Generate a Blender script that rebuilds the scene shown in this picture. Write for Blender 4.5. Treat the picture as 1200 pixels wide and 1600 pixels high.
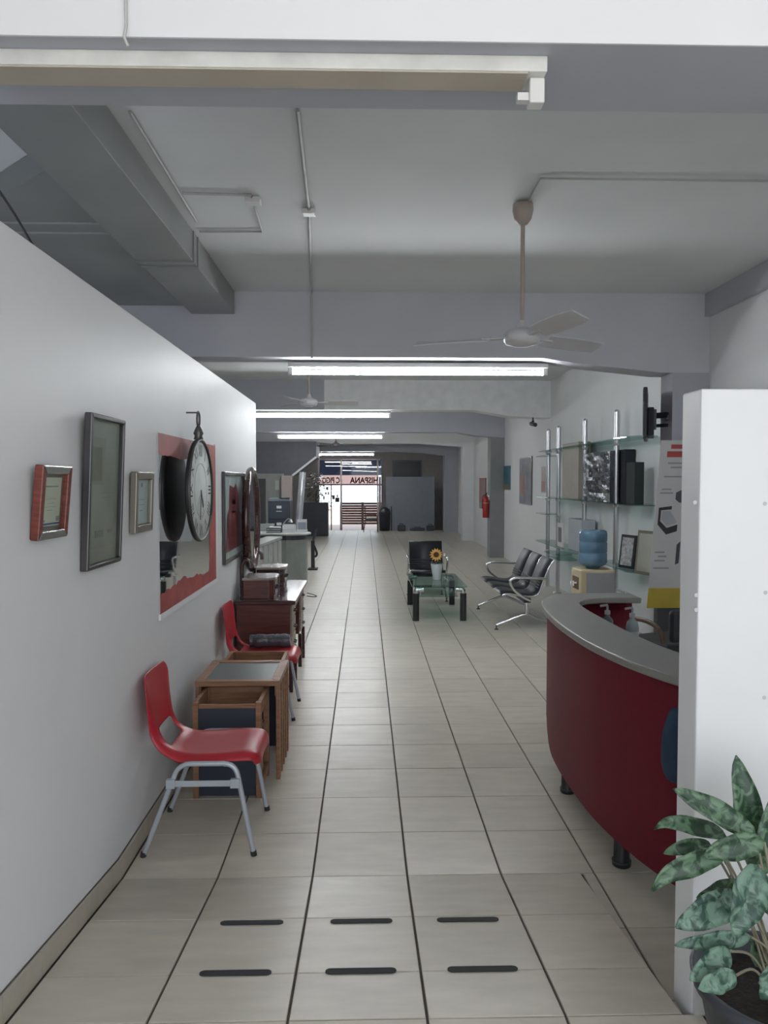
import bpy, math, random
from mathutils import Vector, Matrix
random.seed(7)
for o in list(bpy.data.objects): bpy.data.objects.remove(o, do_unlink=True)
sc = bpy.context.scene
COL = sc.collection
PI = math.pi

# ------------------------------------------------------------------ camera
HC, F = 1.67, 1200.0                       # eye height, focal length in px (1200x1600 frame)
PITCH = math.atan(48/1200.0); YAW = math.atan(30*math.cos(PITCH)/1200.0)
cam_d = bpy.data.cameras.new('camera'); cam = bpy.data.objects.new('camera', cam_d); COL.objects.link(cam)
cam_d.sensor_fit = 'VERTICAL'; cam_d.sensor_height = 32.0; cam_d.lens = 24.0; cam_d.clip_end = 300
cam.location = (0, 0, HC); cam.rotation_euler = (PI/2-PITCH, 0, -YAW)
sc.camera = cam
# ------------------------------------------------------------------ world and exposure
w = bpy.data.worlds.new('sky'); sc.world = w; w.use_nodes = True
bg = w.node_tree.nodes['Background']
bg.inputs['Color'].default_value = (0.86, 0.92, 1.0, 1); bg.inputs['Strength'].default_value = 2.75
sc.view_settings.view_transform = 'Standard'; sc.view_settings.look = 'None'
sc.view_settings.gamma = 1.0; sc.view_settings.use_curve_mapping = False
sc.view_settings.exposure = 0.0
TUBE_POWER = 98.0
sun_d = bpy.data.lights.new('sun', 'SUN'); sun_d.energy = 13.0; sun_d.angle = .02; sun_d.color = (1, .96, .9)
sun = bpy.data.objects.new('sun', sun_d); COL.objects.link(sun); sun.location = (0, -20, 30); sun.rotation_euler = (math.radians(28), 0, math.radians(12))

# ------------------------------------------------------------------ pixel to direction helpers (1200x1600)
_r = Vector((math.cos(YAW), -math.sin(YAW), 0))
_f = Vector((math.sin(YAW)*math.cos(PITCH), math.cos(YAW)*math.cos(PITCH), -math.sin(PITCH)))
_u = _r.cross(_f)
C0 = Vector((0, 0, HC))
def ray(px, py): return _f + _r*((px-600)/F) - _u*((py-800)/F)
def at_y(px, py, Y): d = ray(px, py); return C0 + d*(Y/d.y)
def at_x(px, py, X): d = ray(px, py); return C0 + d*(X/d.x)
def at_z(px, py, z): d = ray(px, py); return C0 + d*((z-HC)/d.z)

# ------------------------------------------------------------------ materials
MATS = {}
def pm(name, col, rough=.5, metal=0., var=.06, scale=6., bump=0., bscale=60., emit=0., spec=.5, coat=0.):
    if name in MATS: return MATS[name]
    m = bpy.data.materials.new(name); m.use_nodes = True; nt = m.node_tree
    b = nt.nodes['Principled BSDF']
    b.inputs['Roughness'].default_value = rough; b.inputs['Metallic'].default_value = metal
    b.inputs['Specular IOR Level'].default_value = spec
    if coat: b.inputs['Coat Weight'].default_value = coat; b.inputs['Coat Roughness'].default_value = .15
    tc = nt.nodes.new('ShaderNodeTexCoord')
    n = nt.nodes.new('ShaderNodeTexNoise'); n.inputs['Scale'].default_value = scale; n.inputs['Detail'].default_value = 4
    nt.links.new(tc.outputs['Object'], n.inputs['Vector'])
    r = nt.nodes.new('ShaderNodeValToRGB')
    r.color_ramp.elements[0].position = .3; r.color_ramp.elements[1].position = .7
    r.color_ramp.elements[0].color = tuple(max(0, c*(1-var)) for c in col)+(1,)
    r.color_ramp.elements[1].color = tuple(min(1, c*(1+var)) for c in col)+(1,)
    nt.links.new(n.outputs['Fac'], r.inputs['Fac']); nt.links.new(r.outputs['Color'], b.inputs['Base Color'])
    if bump:
        n2 = nt.nodes.new('ShaderNodeTexNoise'); n2.inputs['Scale'].default_value = bscale; n2.inputs['Detail'].default_value = 3
        nt.links.new(tc.outputs['Object'], n2.inputs['Vector'])
        bp = nt.nodes.new('ShaderNodeBump'); bp.inputs['Strength'].default_value = bump; bp.inputs['Distance'].default_value = .01
        nt.links.new(n2.outputs['Fac'], bp.inputs['Height']); nt.links.new(bp.outputs['Normal'], b.inputs['Normal'])
    if emit:
        b.inputs['Emission Color'].default_value = tuple(col)+(1,); b.inputs['Emission Strength'].default_value = emit
    MATS[name] = m
    return m
def glassm(name, tint=(.9, .96, .95), gloss=.12, rough=.02):
    """thin glass: clear body with a fresnel gloss"""
    if name in MATS: return MATS[name]
    m = bpy.data.materials.new(name); m.use_nodes = True; nt = m.node_tree; nt.nodes.clear()
    out = nt.nodes.new('ShaderNodeOutputMaterial'); mix = nt.nodes.new('ShaderNodeMixShader')
    tr = nt.nodes.new('ShaderNodeBsdfTransparent'); gl = nt.nodes.new('ShaderNodeBsdfGlossy')
    tr.inputs['Color'].default_value = tuple(tint)+(1,); gl.inputs['Roughness'].default_value = rough
    lw = nt.nodes.new('ShaderNodeLayerWeight'); lw.inputs['Blend'].default_value = gloss
    geo = nt.nodes.new('ShaderNodeNewGeometry'); inv = nt.nodes.new('ShaderNodeMath'); inv.operation = 'SUBTRACT'; inv.inputs[0].default_value = 1
    mul = nt.nodes.new('ShaderNodeMath'); mul.operation = 'MULTIPLY'
    nt.links.new(geo.outputs['Backfacing'], inv.inputs[1]); nt.links.new(lw.outputs['Fresnel'], mul.inputs[0]); nt.links.new(inv.outputs[0], mul.inputs[1])
    nt.links.new(mul.outputs[0], mix.inputs['Fac'])
    nt.links.new(tr.outputs[0], mix.inputs[1]); nt.links.new(gl.outputs[0], mix.inputs[2]); nt.links.new(mix.outputs[0], out.inputs['Surface'])
    MATS[name] = m
    return m
def woodm(name, c1, c2, scale=(1.5, 18, 18), rough=.45, coat=0.):
    if name in MATS: return MATS[name]
    m = bpy.data.materials.new(name); m.use_nodes = True; nt = m.node_tree; b = nt.nodes['Principled BSDF']
    b.inputs['Roughness'].default_value = rough
    if coat: b.inputs['Coat Weight'].default_value = coat; b.inputs['Coat Roughness'].default_value = .12
    tc = nt.nodes.new('ShaderNodeTexCoord'); mp = nt.nodes.new('ShaderNodeMapping'); mp.inputs['Scale'].default_value = scale
    n = nt.nodes.new('ShaderNodeTexNoise'); n.inputs['Scale'].default_value = 3; n.inputs['Detail'].default_value = 6; n.inputs['Distortion'].default_value = .6
    r = nt.nodes.new('ShaderNodeValToRGB'); r.color_ramp.elements[0].position = .35; r.color_ramp.elements[1].position = .68
    r.color_ramp.elements[0].color = tuple(c1)+(1,); r.color_ramp.elements[1].color = tuple(c2)+(1,)
    nt.links.new(tc.outputs['Object'], mp.inputs['Vector']); nt.links.new(mp.outputs[0], n.inputs['Vector'])
    nt.links.new(n.outputs['Fac'], r.inputs['Fac']); nt.links.new(r.outputs['Color'], b.inputs['Base Color'])
    MATS[name] = m
    return m
def tilem(name, col):
    m = bpy.data.materials.new(name); m.use_nodes = True; nt = m.node_tree; b = nt.nodes['Principled BSDF']
    b.inputs['Roughness'].default_value = .32; b.inputs['Specular IOR Level'].default_value = .5
    tc = nt.nodes.new('ShaderNodeTexCoord'); geo = nt.nodes.new('ShaderNodeNewGeometry'); oi = nt.nodes.new('ShaderNodeObjectInfo')
    mp = nt.nodes.new('ShaderNodeMapping'); mp.inputs['Scale'].default_value = (2, 7, 2)
    n = nt.nodes.new('ShaderNodeTexNoise'); n.inputs['Scale'].default_value = 2.2; n.inputs['Detail'].default_value = 5
    nt.links.new(geo.outputs['Position'], mp.inputs['Vector']); nt.links.new(mp.outputs[0], n.inputs['Vector'])
    r = nt.nodes.new('ShaderNodeValToRGB'); r.color_ramp.elements[0].position = .3; r.color_ramp.elements[1].position = .72
    r.color_ramp.elements[0].color = tuple(c*.90 for c in col)+(1,); r.color_ramp.elements[1].color = tuple(c*1.06 for c in col)+(1,)
    hsv = nt.nodes.new('ShaderNodeHueSaturation'); mr = nt.nodes.new('ShaderNodeMapRange')
    mr.inputs['To Min'].default_value = .95; mr.inputs['To Max'].default_value = 1.05
    nt.links.new(oi.outputs['Random'], mr.inputs['Value']); nt.links.new(mr.outputs[0], hsv.inputs['Value'])
    nt.links.new(n.outputs['Fac'], r.inputs['Fac']); nt.links.new(r.outputs['Color'], hsv.inputs['Color']); nt.links.new(hsv.outputs['Color'], b.inputs['Base Color'])
    # smudged gloss
    n3 = nt.nodes.new('ShaderNodeTexNoise'); n3.inputs['Scale'].default_value = 3.5
    nt.links.new(geo.outputs['Position'], n3.inputs['Vector'])
    mr2 = nt.nodes.new('ShaderNodeMapRange'); mr2.inputs['To Min'].default_value = .24; mr2.inputs['To Max'].default_value = .42
    nt.links.new(n3.outputs['Fac'], mr2.inputs['Value']); nt.links.new(mr2.outputs[0], b.inputs['Roughness'])
    MATS[name] = m
    return m
def leafm(name, dark, pale, scale=26):
    m = bpy.data.materials.new(name); m.use_nodes = True; nt = m.node_tree; b = nt.nodes['Principled BSDF']
    b.inputs['Roughness'].default_value = .38
    uv = nt.nodes.new('ShaderNodeTexCoord'); oi = nt.nodes.new('ShaderNodeObjectInfo')
    add = nt.nodes.new('ShaderNodeVectorMath'); add.operation = 'ADD'
    nt.links.new(uv.outputs['Object'], add.inputs[0]); nt.links.new(oi.outputs['Random'], add.inputs[1])
    n = nt.nodes.new('ShaderNodeTexNoise'); n.inputs['Scale'].default_value = scale; n.inputs['Detail'].default_value = 3; n.inputs['Distortion'].default_value = 1.2
    nt.links.new(add.outputs[0], n.inputs['Vector'])
    r = nt.nodes.new('ShaderNodeValToRGB'); r.color_ramp.elements[0].position = .44; r.color_ramp.elements[1].position = .58
    r.color_ramp.elements[0].color = tuple(dark)+(1,); r.color_ramp.elements[1].color = tuple(pale)+(1,)
    nt.links.new(n.outputs['Fac'], r.inputs['Fac']); nt.links.new(r.outputs['Color'], b.inputs['Base Color'])
    b.inputs['Subsurface Weight'].default_value = 0
    MATS[name] = m
    return m

WHITE = pm('white_wall_paint', (.76, .77, .78), .45, var=.03, scale=1.3, bump=.03, bscale=14, spec=.12)
RWHITE = pm('matt_white_paint', (.80, .815, .825), .6, var=.03, scale=1.2)
BOARD = pm('white_board_paint', (.80, .81, .83), .4, var=.02, scale=2)
GREYP = pm('grey_beam_paint', (.46, .475, .53), .6, var=.05, scale=1.5)
BEAM2 = pm('blue_grey_beam_front_lit', (.60, .61, .67), .6, var=.05, scale=1.2)  # grey beam paint lightened, stands in for missing front light on the second beam
GREYL = pm('light_grey_paint', (.42, .43, .44), .6, var=.04, scale=1.5)
CEIL = pm('ceiling_paint', (.69, .715, .72), .7, var=.08, scale=.7)
DUCT = pm('grey_painted_duct', (.30, .315, .31), .35, metal=.2, var=.08, scale=2)
TILE = tilem('beige_floor_tile', (.585, .54, .465))
GROUT = pm('dark_grout', (.10, .085, .07), .9)
CHROME = pm('polished_chrome', (.80, .80, .82), .12, 1.0, var=.02)
STEEL = pm('brushed_steel', (.62, .63, .65), .28, 1.0, var=.04)
BLACK = pm('black_plastic', (.018, .019, .022), .4)
BLEATHER = pm('black_leatherette', (.018, .021, .028), .42, var=.15, bump=.08, bscale=90)
REDP = pm('red_plastic', (.42, .022, .035), .32, var=.05)
LEGP = pm('pale_blue_grey_metal', (.46, .50, .55), .35, .3, var=.04)
RUBBER = pm('dark_rubber', (.03, .03, .035), .8)
WOOD = woodm('orange_brown_wood', (.21, .10, .052), (.33, .175, .10))
MAHOG = woodm('mahogany', (.075, .018, .014), (.135, .034, .026), rough=.3, coat=.5)
MAHOD = woodm('dark_mahogany', (.035, .014, .013), (.07, .026, .024), rough=.22, coat=.6)
NAVY = pm('dark_navy_panel', (.025, .033, .052), .5)
MAROON = pm('maroon_laminate', (.15, .014, .026), .55, var=.08, scale=2, spec=.2)
WORKTOP = pm('grey_laminate_top', (.26, .255, .24), .35, var=.04)
GLASST = glassm('green_table_glass', (.66, .80, .76), .22)
GLASSS = glassm('shelf_glass', (.62, .76, .74), .2)
PANE = glassm('window_glass', (.93, .96, .96), .12)
MIRROR = pm('mirror_silver', (.72, .74, .75), .02, 1.0, var=.0)
WPLAST = pm('white_plastic', (.75, .75, .74), .4, var=.02)
DGREY = pm('dark_grey_metal', (.06, .065, .075), .4, .3)

# ------------------------------------------------------------------ mesh builder
class MB:
    def __init__(s): s.v = []; s.f = []; s.smooth = []
    def add(s, vs, fs, smooth=False):
        k = len(s.v); s.v += [Vector(p) for p in vs]; s.f += [tuple(i+k for i in f) for f in fs]; s.smooth += [smooth]*len(fs); return s
    def box(s, x0, x1, y0, y1, z0, z1):
        v = [(x0,y0,z0),(x1,y0,z0),(x1,y1,z0),(x0,y1,z0),(x0,y0,z1),(x1,y0,z1),(x1,y1,z1),(x0,y1,z1)]
        return s.add(v, [(0,3,2,1),(4,5,6,7),(0,1,5,4),(1,2,6,5),(2,3,7,6),(3,0,4,7)])
    def cbox(s, c, d): return s.box(c[0]-d[0]/2, c[0]+d[0]/2, c[1]-d[1]/2, c[1]+d[1]/2, c[2]-d[2]/2, c[2]+d[2]/2)
    def obox(s, p0, p1, wd, ht, up=(0,0,1)):
        """bar from p0 to p1 with cross-section wd x ht"""
        p0 = Vector(p0); p1 = Vector(p1); d = (p1-p0).normalized(); upv = Vector(up)
        sd = d.cross(upv)
        if sd.length < 1e-4: sd = d.cross(Vector((1,0,0)))
        sd.normalize(); u2 = sd.cross(d)
        v = [p+sd*a*wd/2+u2*b*ht/2 for p in (p0,p1) for a,b in ((-1,-1),(1,-1),(1,1),(-1,1))]
        return s.add(v, [(0,1,2,3),(7,6,5,4),(0,4,5,1),(1,5,6,2),(2,6,7,3),(3,7,4,0)])
    def tube(s, pts, r, n=10, closed=False, caps=True):
        pts = [Vector(p) for p in pts]; m = len(pts)
        rs = r if isinstance(r, (list, tuple)) else [r]*m
        rings = []; prev = None
        for i in range(m):
            if closed: t = (pts[(i+1)%m]-pts[i-1]).normalized()
            elif i == 0: t = (pts[1]-pts[0]).normalized()
            elif i == m-1: t = (pts[-1]-pts[-2]).normalized()
            else: t = ((pts[i+1]-pts[i]).normalized()+(pts[i]-pts[i-1]).normalized()); t = t.normalized() if t.length > 1e-6 else (pts[i]-pts[i-1]).normalized()
            if prev is None:
                a = Vector((0,0,1)) if abs(t.z) < .9 else Vector((1,0,0)); nv = t.cross(a).normalized()
            else:
                nv = prev - t*prev.dot(t); nv = nv.normalized() if nv.length > 1e-6 else t.orthogonal().normalized()
            prev = nv; bv = t.cross(nv)
            rings.append([pts[i]+(nv*math.cos(2*PI*k/n)+bv*math.sin(2*PI*k/n))*rs[i] for k in range(n)])
        v = [p for R in rings for p in R]; f = []
        for i in range(m if closed else m-1):
            j = (i+1) % m
            for k in range(n): f.append((i*n+k, i*n+(k+1)%n, j*n+(k+1)%n, j*n+k))
        s.add(v, f, True)
        if caps and not closed:
            s.add(rings[0], [tuple(reversed(range(n)))]); s.add(rings[-1], [tuple(range(n))])
        return s
    def lathe(s, prof, c=(0,0,0), n=24, axis='z', cap=True):
        """prof: (radius, height) list, spun about axis through c"""
        v = []; c = Vector(c)
        for r, h in prof:
            for k in range(n):
                a = 2*PI*k/n; x, y = r*math.cos(a), r*math.sin(a)
                v.append(c+(Vector((x,y,h)) if axis == 'z' else Vector((h,x,y)) if axis == 'x' else Vector((y,h,x))))
        f = [(i*n+k, i*n+(k+1)%n, (i+1)*n+(k+1)%n, (i+1)*n+k) for i in range(len(prof)-1) for k in range(n)]
        s.add(v, f, True); m = len(prof)
        if prof[0][0] > 1e-5: s.add(v[:n], [tuple(reversed(range(n)))])
        if cap and prof[-1][0] > 1e-5: s.add(v[(m-1)*n:], [tuple(range(n))])
        return s
    def prism(s, poly, z0, z1, axis='z'):
        """extrude a 2D polygon; axis z:(x,y), y:(x,z), x:(y,z)"""
        def mk(p, h): return (p[0],p[1],h) if axis == 'z' else (p[0],h,p[1]) if axis == 'y' else (h,p[0],p[1])
        n = len(poly); v = [mk(p,z0) for p in poly]+[mk(p,z1) for p in poly]
        f = [tuple(reversed(range(n))), tuple(range(n,2*n))]+[(i,(i+1)%n,n+(i+1)%n,n+i) for i in range(n)]
        return s.add(v, f)
    def wall(s, pts, th, z0, z1):
        """vertical curved panel along 2D pts, thickness th to the left of travel"""
        L = len(pts); P = [Vector((p[0],p[1],0)) for p in pts]; v = []
        for i in range(L):
            t = (P[min(i+1,L-1)]-P[max(i-1,0)]).normalized(); nrm = Vector((-t.y,t.x,0))
            a = P[i]; b = P[i]+nrm*th
            v += [(a.x,a.y,z0),(b.x,b.y,z0),(b.x,b.y,z1),(a.x,a.y,z1)]
        f = []
        for i in range(L-1):
            k = i*4; j = k+4
            f += [(k,j,j+3,k+3),(k+1,k+2,j+2,j+1),(k+3,j+3,j+2,k+2),(k,k+1,j+1,j)]
        f += [(0,3,2,1),((L-1)*4,(L-1)*4+1,(L-1)*4+2,(L-1)*4+3)]
        return s.add(v, f)
    def sphere(s, c, r, n=16, m=10, sc3=(1,1,1)):
        prof = [(math.sin(PI*i/m)*r, -math.cos(PI*i/m)*r) for i in range(m+1)]
        k = len(s.v); s.lathe([(max(a,1e-6), b) for a, b in prof], (0,0,0), n)
        for i in range(k, len(s.v)): p = s.v[i]; s.v[i] = Vector((p.x*sc3[0]+c[0], p.y*sc3[1]+c[1], p.z*sc3[2]+c[2]))
        return s
    def xf(s, M):
        s.v = [M @ p for p in s.v]; return s
    def build(s, name, mat, parent=None, org=None, bevel=0., sub=0, solid=0., smooth=None):
        me = bpy.data.meshes.new(name)
        o3 = Vector(org) if org else Vector((0,0,0))
        me.from_pydata([tuple(p-o3) for p in s.v], [], s.f); me.update()
        import bmesh
        bm = bmesh.new(); bm.from_mesh(me); bmesh.ops.recalc_face_normals(bm, faces=bm.faces); bm.to_mesh(me); bm.free()
        me.polygons.foreach_set('use_smooth', [bool(x) if smooth is None else smooth for x in s.smooth])
        me.materials.append(mat)
        o = bpy.data.objects.new(name, me); COL.objects.link(o); o.location = o3
        if parent: o.parent = parent
        if solid: md = o.modifiers.new('solid', 'SOLIDIFY'); md.thickness = solid; md.offset = 0
        if bevel: md = o.modifiers.new('bevel', 'BEVEL'); md.width = bevel; md.segments = 2; md.limit_method = 'ANGLE'; md.angle_limit = .7
        if sub: md = o.modifiers.new('sub', 'SUBSURF'); md.levels = sub; md.render_levels = sub
        return o
def tag(o, label, cat, group=None, kind=None):
    o['label'] = label; o['category'] = cat
    if group: o['group'] = group
    if kind: o['kind'] = kind
    return o
def thing(name, label, cat, loc=(0,0,0), rz=0., group=None, kind=None):
    o = bpy.data.objects.new(name, None); COL.objects.link(o); o.location = loc; o.rotation_euler = (0,0,rz)
    o.empty_display_size = .1
    return tag(o, label, cat, group, kind)
def struct(name, mb, mat, label, cat, parent=None, **k):
    o = mb.build(name, mat, parent, **k); tag(o, label, cat, kind='structure'); return o
def copy_tree(o, parent=None):
    c = o.copy(); COL.objects.link(c)
    if parent: c.parent = parent
    for ch in list(o.children): copy_tree(ch, c)
    return c
def bez(pts, n=8):
    """Catmull-Rom through pts"""
    P = [Vector(p) for p in pts]; out = []
    for i in range(len(P)-1):
        p0 = P[max(i-1,0)]; p1 = P[i]; p2 = P[i+1]; p3 = P[min(i+2,len(P)-1)]
        for k in range(n):
            t = k/n; out.append(.5*((2*p1)+(p2-p0)*t+(2*p0-5*p1+4*p2-p3)*t*t+(3*p1-p0-3*p2+p3)*t**3))
    out.append(P[-1]); return out
def rounded(pts, r=.03, n=5):
    """polyline with rounded corners"""
    P = [Vector(p) for p in pts]; out = [P[0]]
    for i in range(1, len(P)-1):
        a = (P[i-1]-P[i]); b = (P[i+1]-P[i]); ra = min(r, a.length*.45, b.length*.45)
        A = P[i]+a.normalized()*ra; B = P[i]+b.normalized()*ra
        for k in range(n+1): t = k/n; out.append((1-t)**2*A+2*t*(1-t)*P[i]+t*t*B)
    out.append(P[-1]); return out
def text_geo(s, size, extrude=.002, bold=0.):
    cu = bpy.data.curves.new('txt', 'FONT'); cu.body = s; cu.size = size; cu.extrude = extrude; cu.align_x = 'CENTER'; cu.align_y = 'CENTER'; cu.resolution_u = 2; cu.offset = bold
    o = bpy.data.objects.new('txt', cu); COL.objects.link(o)
    dg = bpy.context.evaluated_depsgraph_get(); dg.update()
    me = o.evaluated_get(dg).to_mesh()
    v = [p.co.copy() for p in me.vertices]; f = [tuple(p.vertices) for p in me.polygons]
    bpy.data.objects.remove(o, do_unlink=True); bpy.data.curves.remove(cu)
    return v, f
def basis(xa, ya, za, loc):
    M = Matrix((xa, ya, za)).transposed().to_4x4(); M.translation = Vector(loc); return M
WALLM = lambda loc: basis((0,1,0), (0,0,1), (1,0,0), loc)       # local x->+Y, y->Z, normal +X (left wall)
RWALLM = lambda loc: basis((0,-1,0), (0,0,1), (-1,0,0), loc)    # right wall, normal -X

# ================================================================== THE SETTING
XL, XR = -1.04, 3.05            # partition face, right wall face
XFL = -4.2                      # far left wall
ZC, ZB = 3.32, 2.77             # ceiling, underside of the beams
Y0, YTOE, YF = 2.14, 3.19, 26.2 # landing edge, toe of ramp, end of tiled floor
ZL = .13                        # landing height
YB = 30.0                       # shop front at the far end
FLOW = -.5                      # lower floor behind the tiled hall

# ---- floor with single tiles
fl = struct('floor', MB().box(XFL, XR, YTOE, YF, -.2, -.008).box(.92, XR, 1.5, YTOE, -.2, -.008), GROUT, 'long beige tiled floor of the hall with dark joints', 'floor')
TS, JX, JY = .404, .0085, .0045
J = JY
def tile_mesh(sx, sy, h=.008):
    mb = MB(); b = .0015
    v = [(0,0,-h),(sx,0,-h),(sx,sy,-h),(0,sy,-h),(0,0,-b),(sx,0,-b),(sx,sy,-b),(0,sy,-b),(b,b,0),(sx-b,b,0),(sx-b,sy-b,0),(b,sy-b,0)]
    f = [(0,1,5,4),(1,2,6,5),(2,3,7,6),(3,0,4,7),(4,5,9,8),(5,6,10,9),(6,7,11,10),(7,4,8,11),(8,9,10,11)]
    me = bpy.data.meshes.new('tile'); me.from_pydata(v, [], f); me.update(); me.materials.append(TILE); return me
TM = {}
def tile(x0, x1, y0, y1, parent, z=0., rx=0., loc=None):
    sx = round(x1-x0-JX, 4); sy = round(y1-y0-JY, 4)
    if sx < .02 or sy < .02: return
    me = TM.setdefault((sx, sy), None) or TM.__setitem__((sx, sy), tile_mesh(sx, sy)) or TM[(sx, sy)]
    o = bpy.data.objects.new('tile', me); COL.objects.link(o); o.parent = parent
    o.location = loc if loc else (x0+JX/2, y0+JY/2, z+random.uniform(-.0006, .0006)); o.rotation_euler = (rx, 0, 0)
XG = [-1.022+TS*.99*i for i in range(0, 11)]      # -1.022, -.622, -.222, .178 ...
XG = [x for x in XG if x < XR-.02]+[XR]
ycut = YTOE
NROW = 17
for r in range(NROW):
    for i in range(len(XG)-1): tile(XG[i], XG[i+1], YTOE+r*TS, YTOE+(r+1)*TS, fl)
for r in range(-3, 0):
    for i in range(4, len(XG)-1): tile(max(XG[i], .925), XG[i+1], max(1.98, YTOE+r*TS), YTOE+(r+1)*TS, fl)
yfar = YTOE+NROW*TS
mb = MB()                                         # tiles too far off to tell apart singly
nr = int((YF-yfar)/TS)+1
XG2 = [-1.022-TS*.99*i for i in range(8, 0, -1)]+XG
XG2 = [x for x in XG2 if x > XFL]
for r in range(nr):
    ya, yb = yfar+r*TS, min(YF, yfar+(r+1)*TS)
    if yb-ya < .05: continue
    for i in range(len(XG2)-1):
        a, b = XG2[i]+JX/2, XG2[i+1]-JX/2
        mb.add([(a,ya+J/2,-.0005),(b,ya+J/2,-.0005),(b,yb-J/2,-.0005),(a,yb-J/2,-.0005),(a-.002,ya,-.008),(b+.002,ya,-.008),(b+.002,yb,-.008),(a-.002,yb,-.008)],
               [(0,1,2,3),(0,4,5,1),(1,5,6,2),(2,6,7,3),(3,7,4,0)])
for r in range(5, NROW):                          # strip of floor behind the partition
    for i in range(8):
        if i >= len(XG2)-1 or XG2[i+1] > -1.01: continue
        a, b = XG2[i]+JX/2, XG2[i+1]-JX/2; ya, yb = YTOE+r*TS, YTOE+(r+1)*TS
        mb.add([(a,ya+J/2,-.0005),(b,ya+J/2,-.0005),(b,yb-J/2,-.0005),(a,yb-J/2,-.0005)], [(0,1,2,3)])
ft = mb.build('far_tiles', TILE, fl); ft['kind'] = 'stuff'
# ---- ramp and landing
SL = ZL/(YTOE-Y0); RA = math.atan(SL)
ramp = struct('floor_ramp', MB().prism([(YTOE, -.008), (Y0, ZL-.008), (Y0, -.2), (YTOE, -.2)], XL, .92, 'x'), GROUT, 'tiled entrance ramp with six black anti-slip strips', 'ramp')
RY = [YTOE, YTOE-.394, YTOE-.788, Y0]
for k in range(3):
    yn, yf = RY[k+1], RY[k]
    for i in range(5):
        a, b = XG[i], min(XG[i+1], .92)
        L = (yf-yn)/math.cos(RA)
        tile(a, b, 0, L, ramp, rx=-RA, loc=(a+JX/2, yn+J/2, (YTOE-yn)*SL-J/2*SL+.0006))
# strips
STR = pm('black_antislip_strip', (.035, .036, .04), .85, bump=.3, bscale=300)
def strip(xa, xb, yc, wd=.034):
    r = wd/2; pts = []
    for k in range(9): a = PI/2+PI*k/8; pts.append((xa+r+r*math.cos(a), r*math.sin(a)))
    for k in range(9): a = -PI/2+PI*k/8; pts.append((xb-r+r*math.cos(a), r*math.sin(a)))
    mb = MB().prism([(p[0]-xa, p[1]) for p in pts], 0, .003)
    o = mb.build('anti_slip_strip', STR); o.location = (xa, yc, (YTOE-yc)*SL+.0012); o.rotation_euler = (-RA, 0, 0); return o
for (yc, row) in ((2.76, 'upper'), (2.405, 'lower')):
    for xa, xb, wh in ((-.53, -.30, 'on the partition side'), (-.128, .10, 'in the middle'), (.264, .492, 'on the white panel side')):
        tag(strip(xa, xb, yc), 'black anti-slip strip '+wh+' of the ramp, '+('ramp foot row' if row == 'upper' else 'landing row'), 'strip', 'anti-slip strips on the ramp')
ld = struct('floor_landing', MB().box(XL, XR, -1.6, Y0, -.2, ZL-.008), GROUT, 'tiled entrance landing above the ramp', 'floor')
for r in range(5):
    for i in range(len(XG)-1): tile(XG[i], XG[i+1], Y0-(r+1)*TS, Y0-r*TS, ld, ZL)
struct('ground', MB().box(-60, 60, -60, -1.6, -.3, -.0), pm('pavement', (.42, .41, .39), .8), 'grey pavement outside the entrance', 'pavement')

# ---- partition on the left with tile skirting
struct('wall_left', MB().box(XL-.1, XL, 2.0, 7.4, 0, 2.415), WHITE, 'low glossy white partition wall hung with frames', 'wall', bevel=.004)
sk = struct('baseboard_left', MB().box(XL, XL+.006, YTOE, 7.4, 0, .085).prism([(YTOE, 0), (YTOE, .085), (Y0, ZL+.085), (Y0, ZL-.02)], XL, XL+.006, 'x').box(XL, XL+.006, -1.6, Y0, ZL, ZL+.085), GROUT, 'beige tile skirting along the white partition', 'skirting')
BB = tilem('skirting_tile', (.46, .42, .35))
y = 2.15
def skirt_piece(ya, yb):
    za, zb = max(0, (YTOE-ya)*SL), max(0, (YTOE-yb)*SL)
    za = min(za, ZL); zb = min(zb, ZL)
    MB().prism([(ya+.002, za+.002), (yb-.002, zb+.002), (yb-.002, zb+.083), (ya+.002, za+.083)], XL+.006, XL+.016, 'x').build('skirting_piece', BB, sk)
for a, b in [(1.75, 2.14), (2.14, 2.402), (2.402, 2.796), (2.796, 3.19)]+[(YTOE+.404*i, YTOE+.404*(i+1)) for i in range(10)]: skirt_piece(a, b)
struct('wall_entry_left', MB().box(XL-.25, XL, -1.6, 1.965, ZL-.13, 3.8), RWHITE, 'white side wall of the entrance', 'wall')
struct('wall_front', MB().box(XFL, XL-.1, 1.965, 2.0, -.1, ZC+.4), RWHITE, 'white front wall left of the entrance', 'wall')
struct('wall_far_left', MB().box(XFL-.1, XFL, 1.9, YB, FLOW, ZC), GREYL, 'grey side wall beyond the partition', 'wall')
struct('wall_right', MB().box(XR, XR+.1, -1.6, YB, FLOW, 3.8), RWHITE, 'white side wall carrying posters and shelving', 'wall')
struct('ceiling', MB().box(XFL-.1, XR+.1, 1.97, YB+.1, ZC, ZC+.1), CEIL, 'pale grey concrete ceiling between the beams', 'ceiling')
struct('ceiling_entry', MB().box(XL-1.5, XR+1.5, -4.5, 1.97, 3.8, 3.9), RWHITE, 'white ceiling above the entrance', 'ceiling')
struct('lower_floor', MB().box(XFL, XR, YF, YB+.3, FLOW-.1, FLOW), pm('lower_floor_cement', (.25, .2, .19), .35), 'dark lower floor in front of the shop window', 'floor')
struct('trim_1', MB().box(XFL, XR, YF-.03, YF, -.15, .0), pm('step_nosing', (.18, .15, .14), .5), 'dark step edge at the end of the tiled floor', 'trim')
struct('wall_step', MB().box(XFL, XR, YF-.2, YF, FLOW, -.15), GREYP, 'riser under the end of the tiled floor', 'wall')

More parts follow.
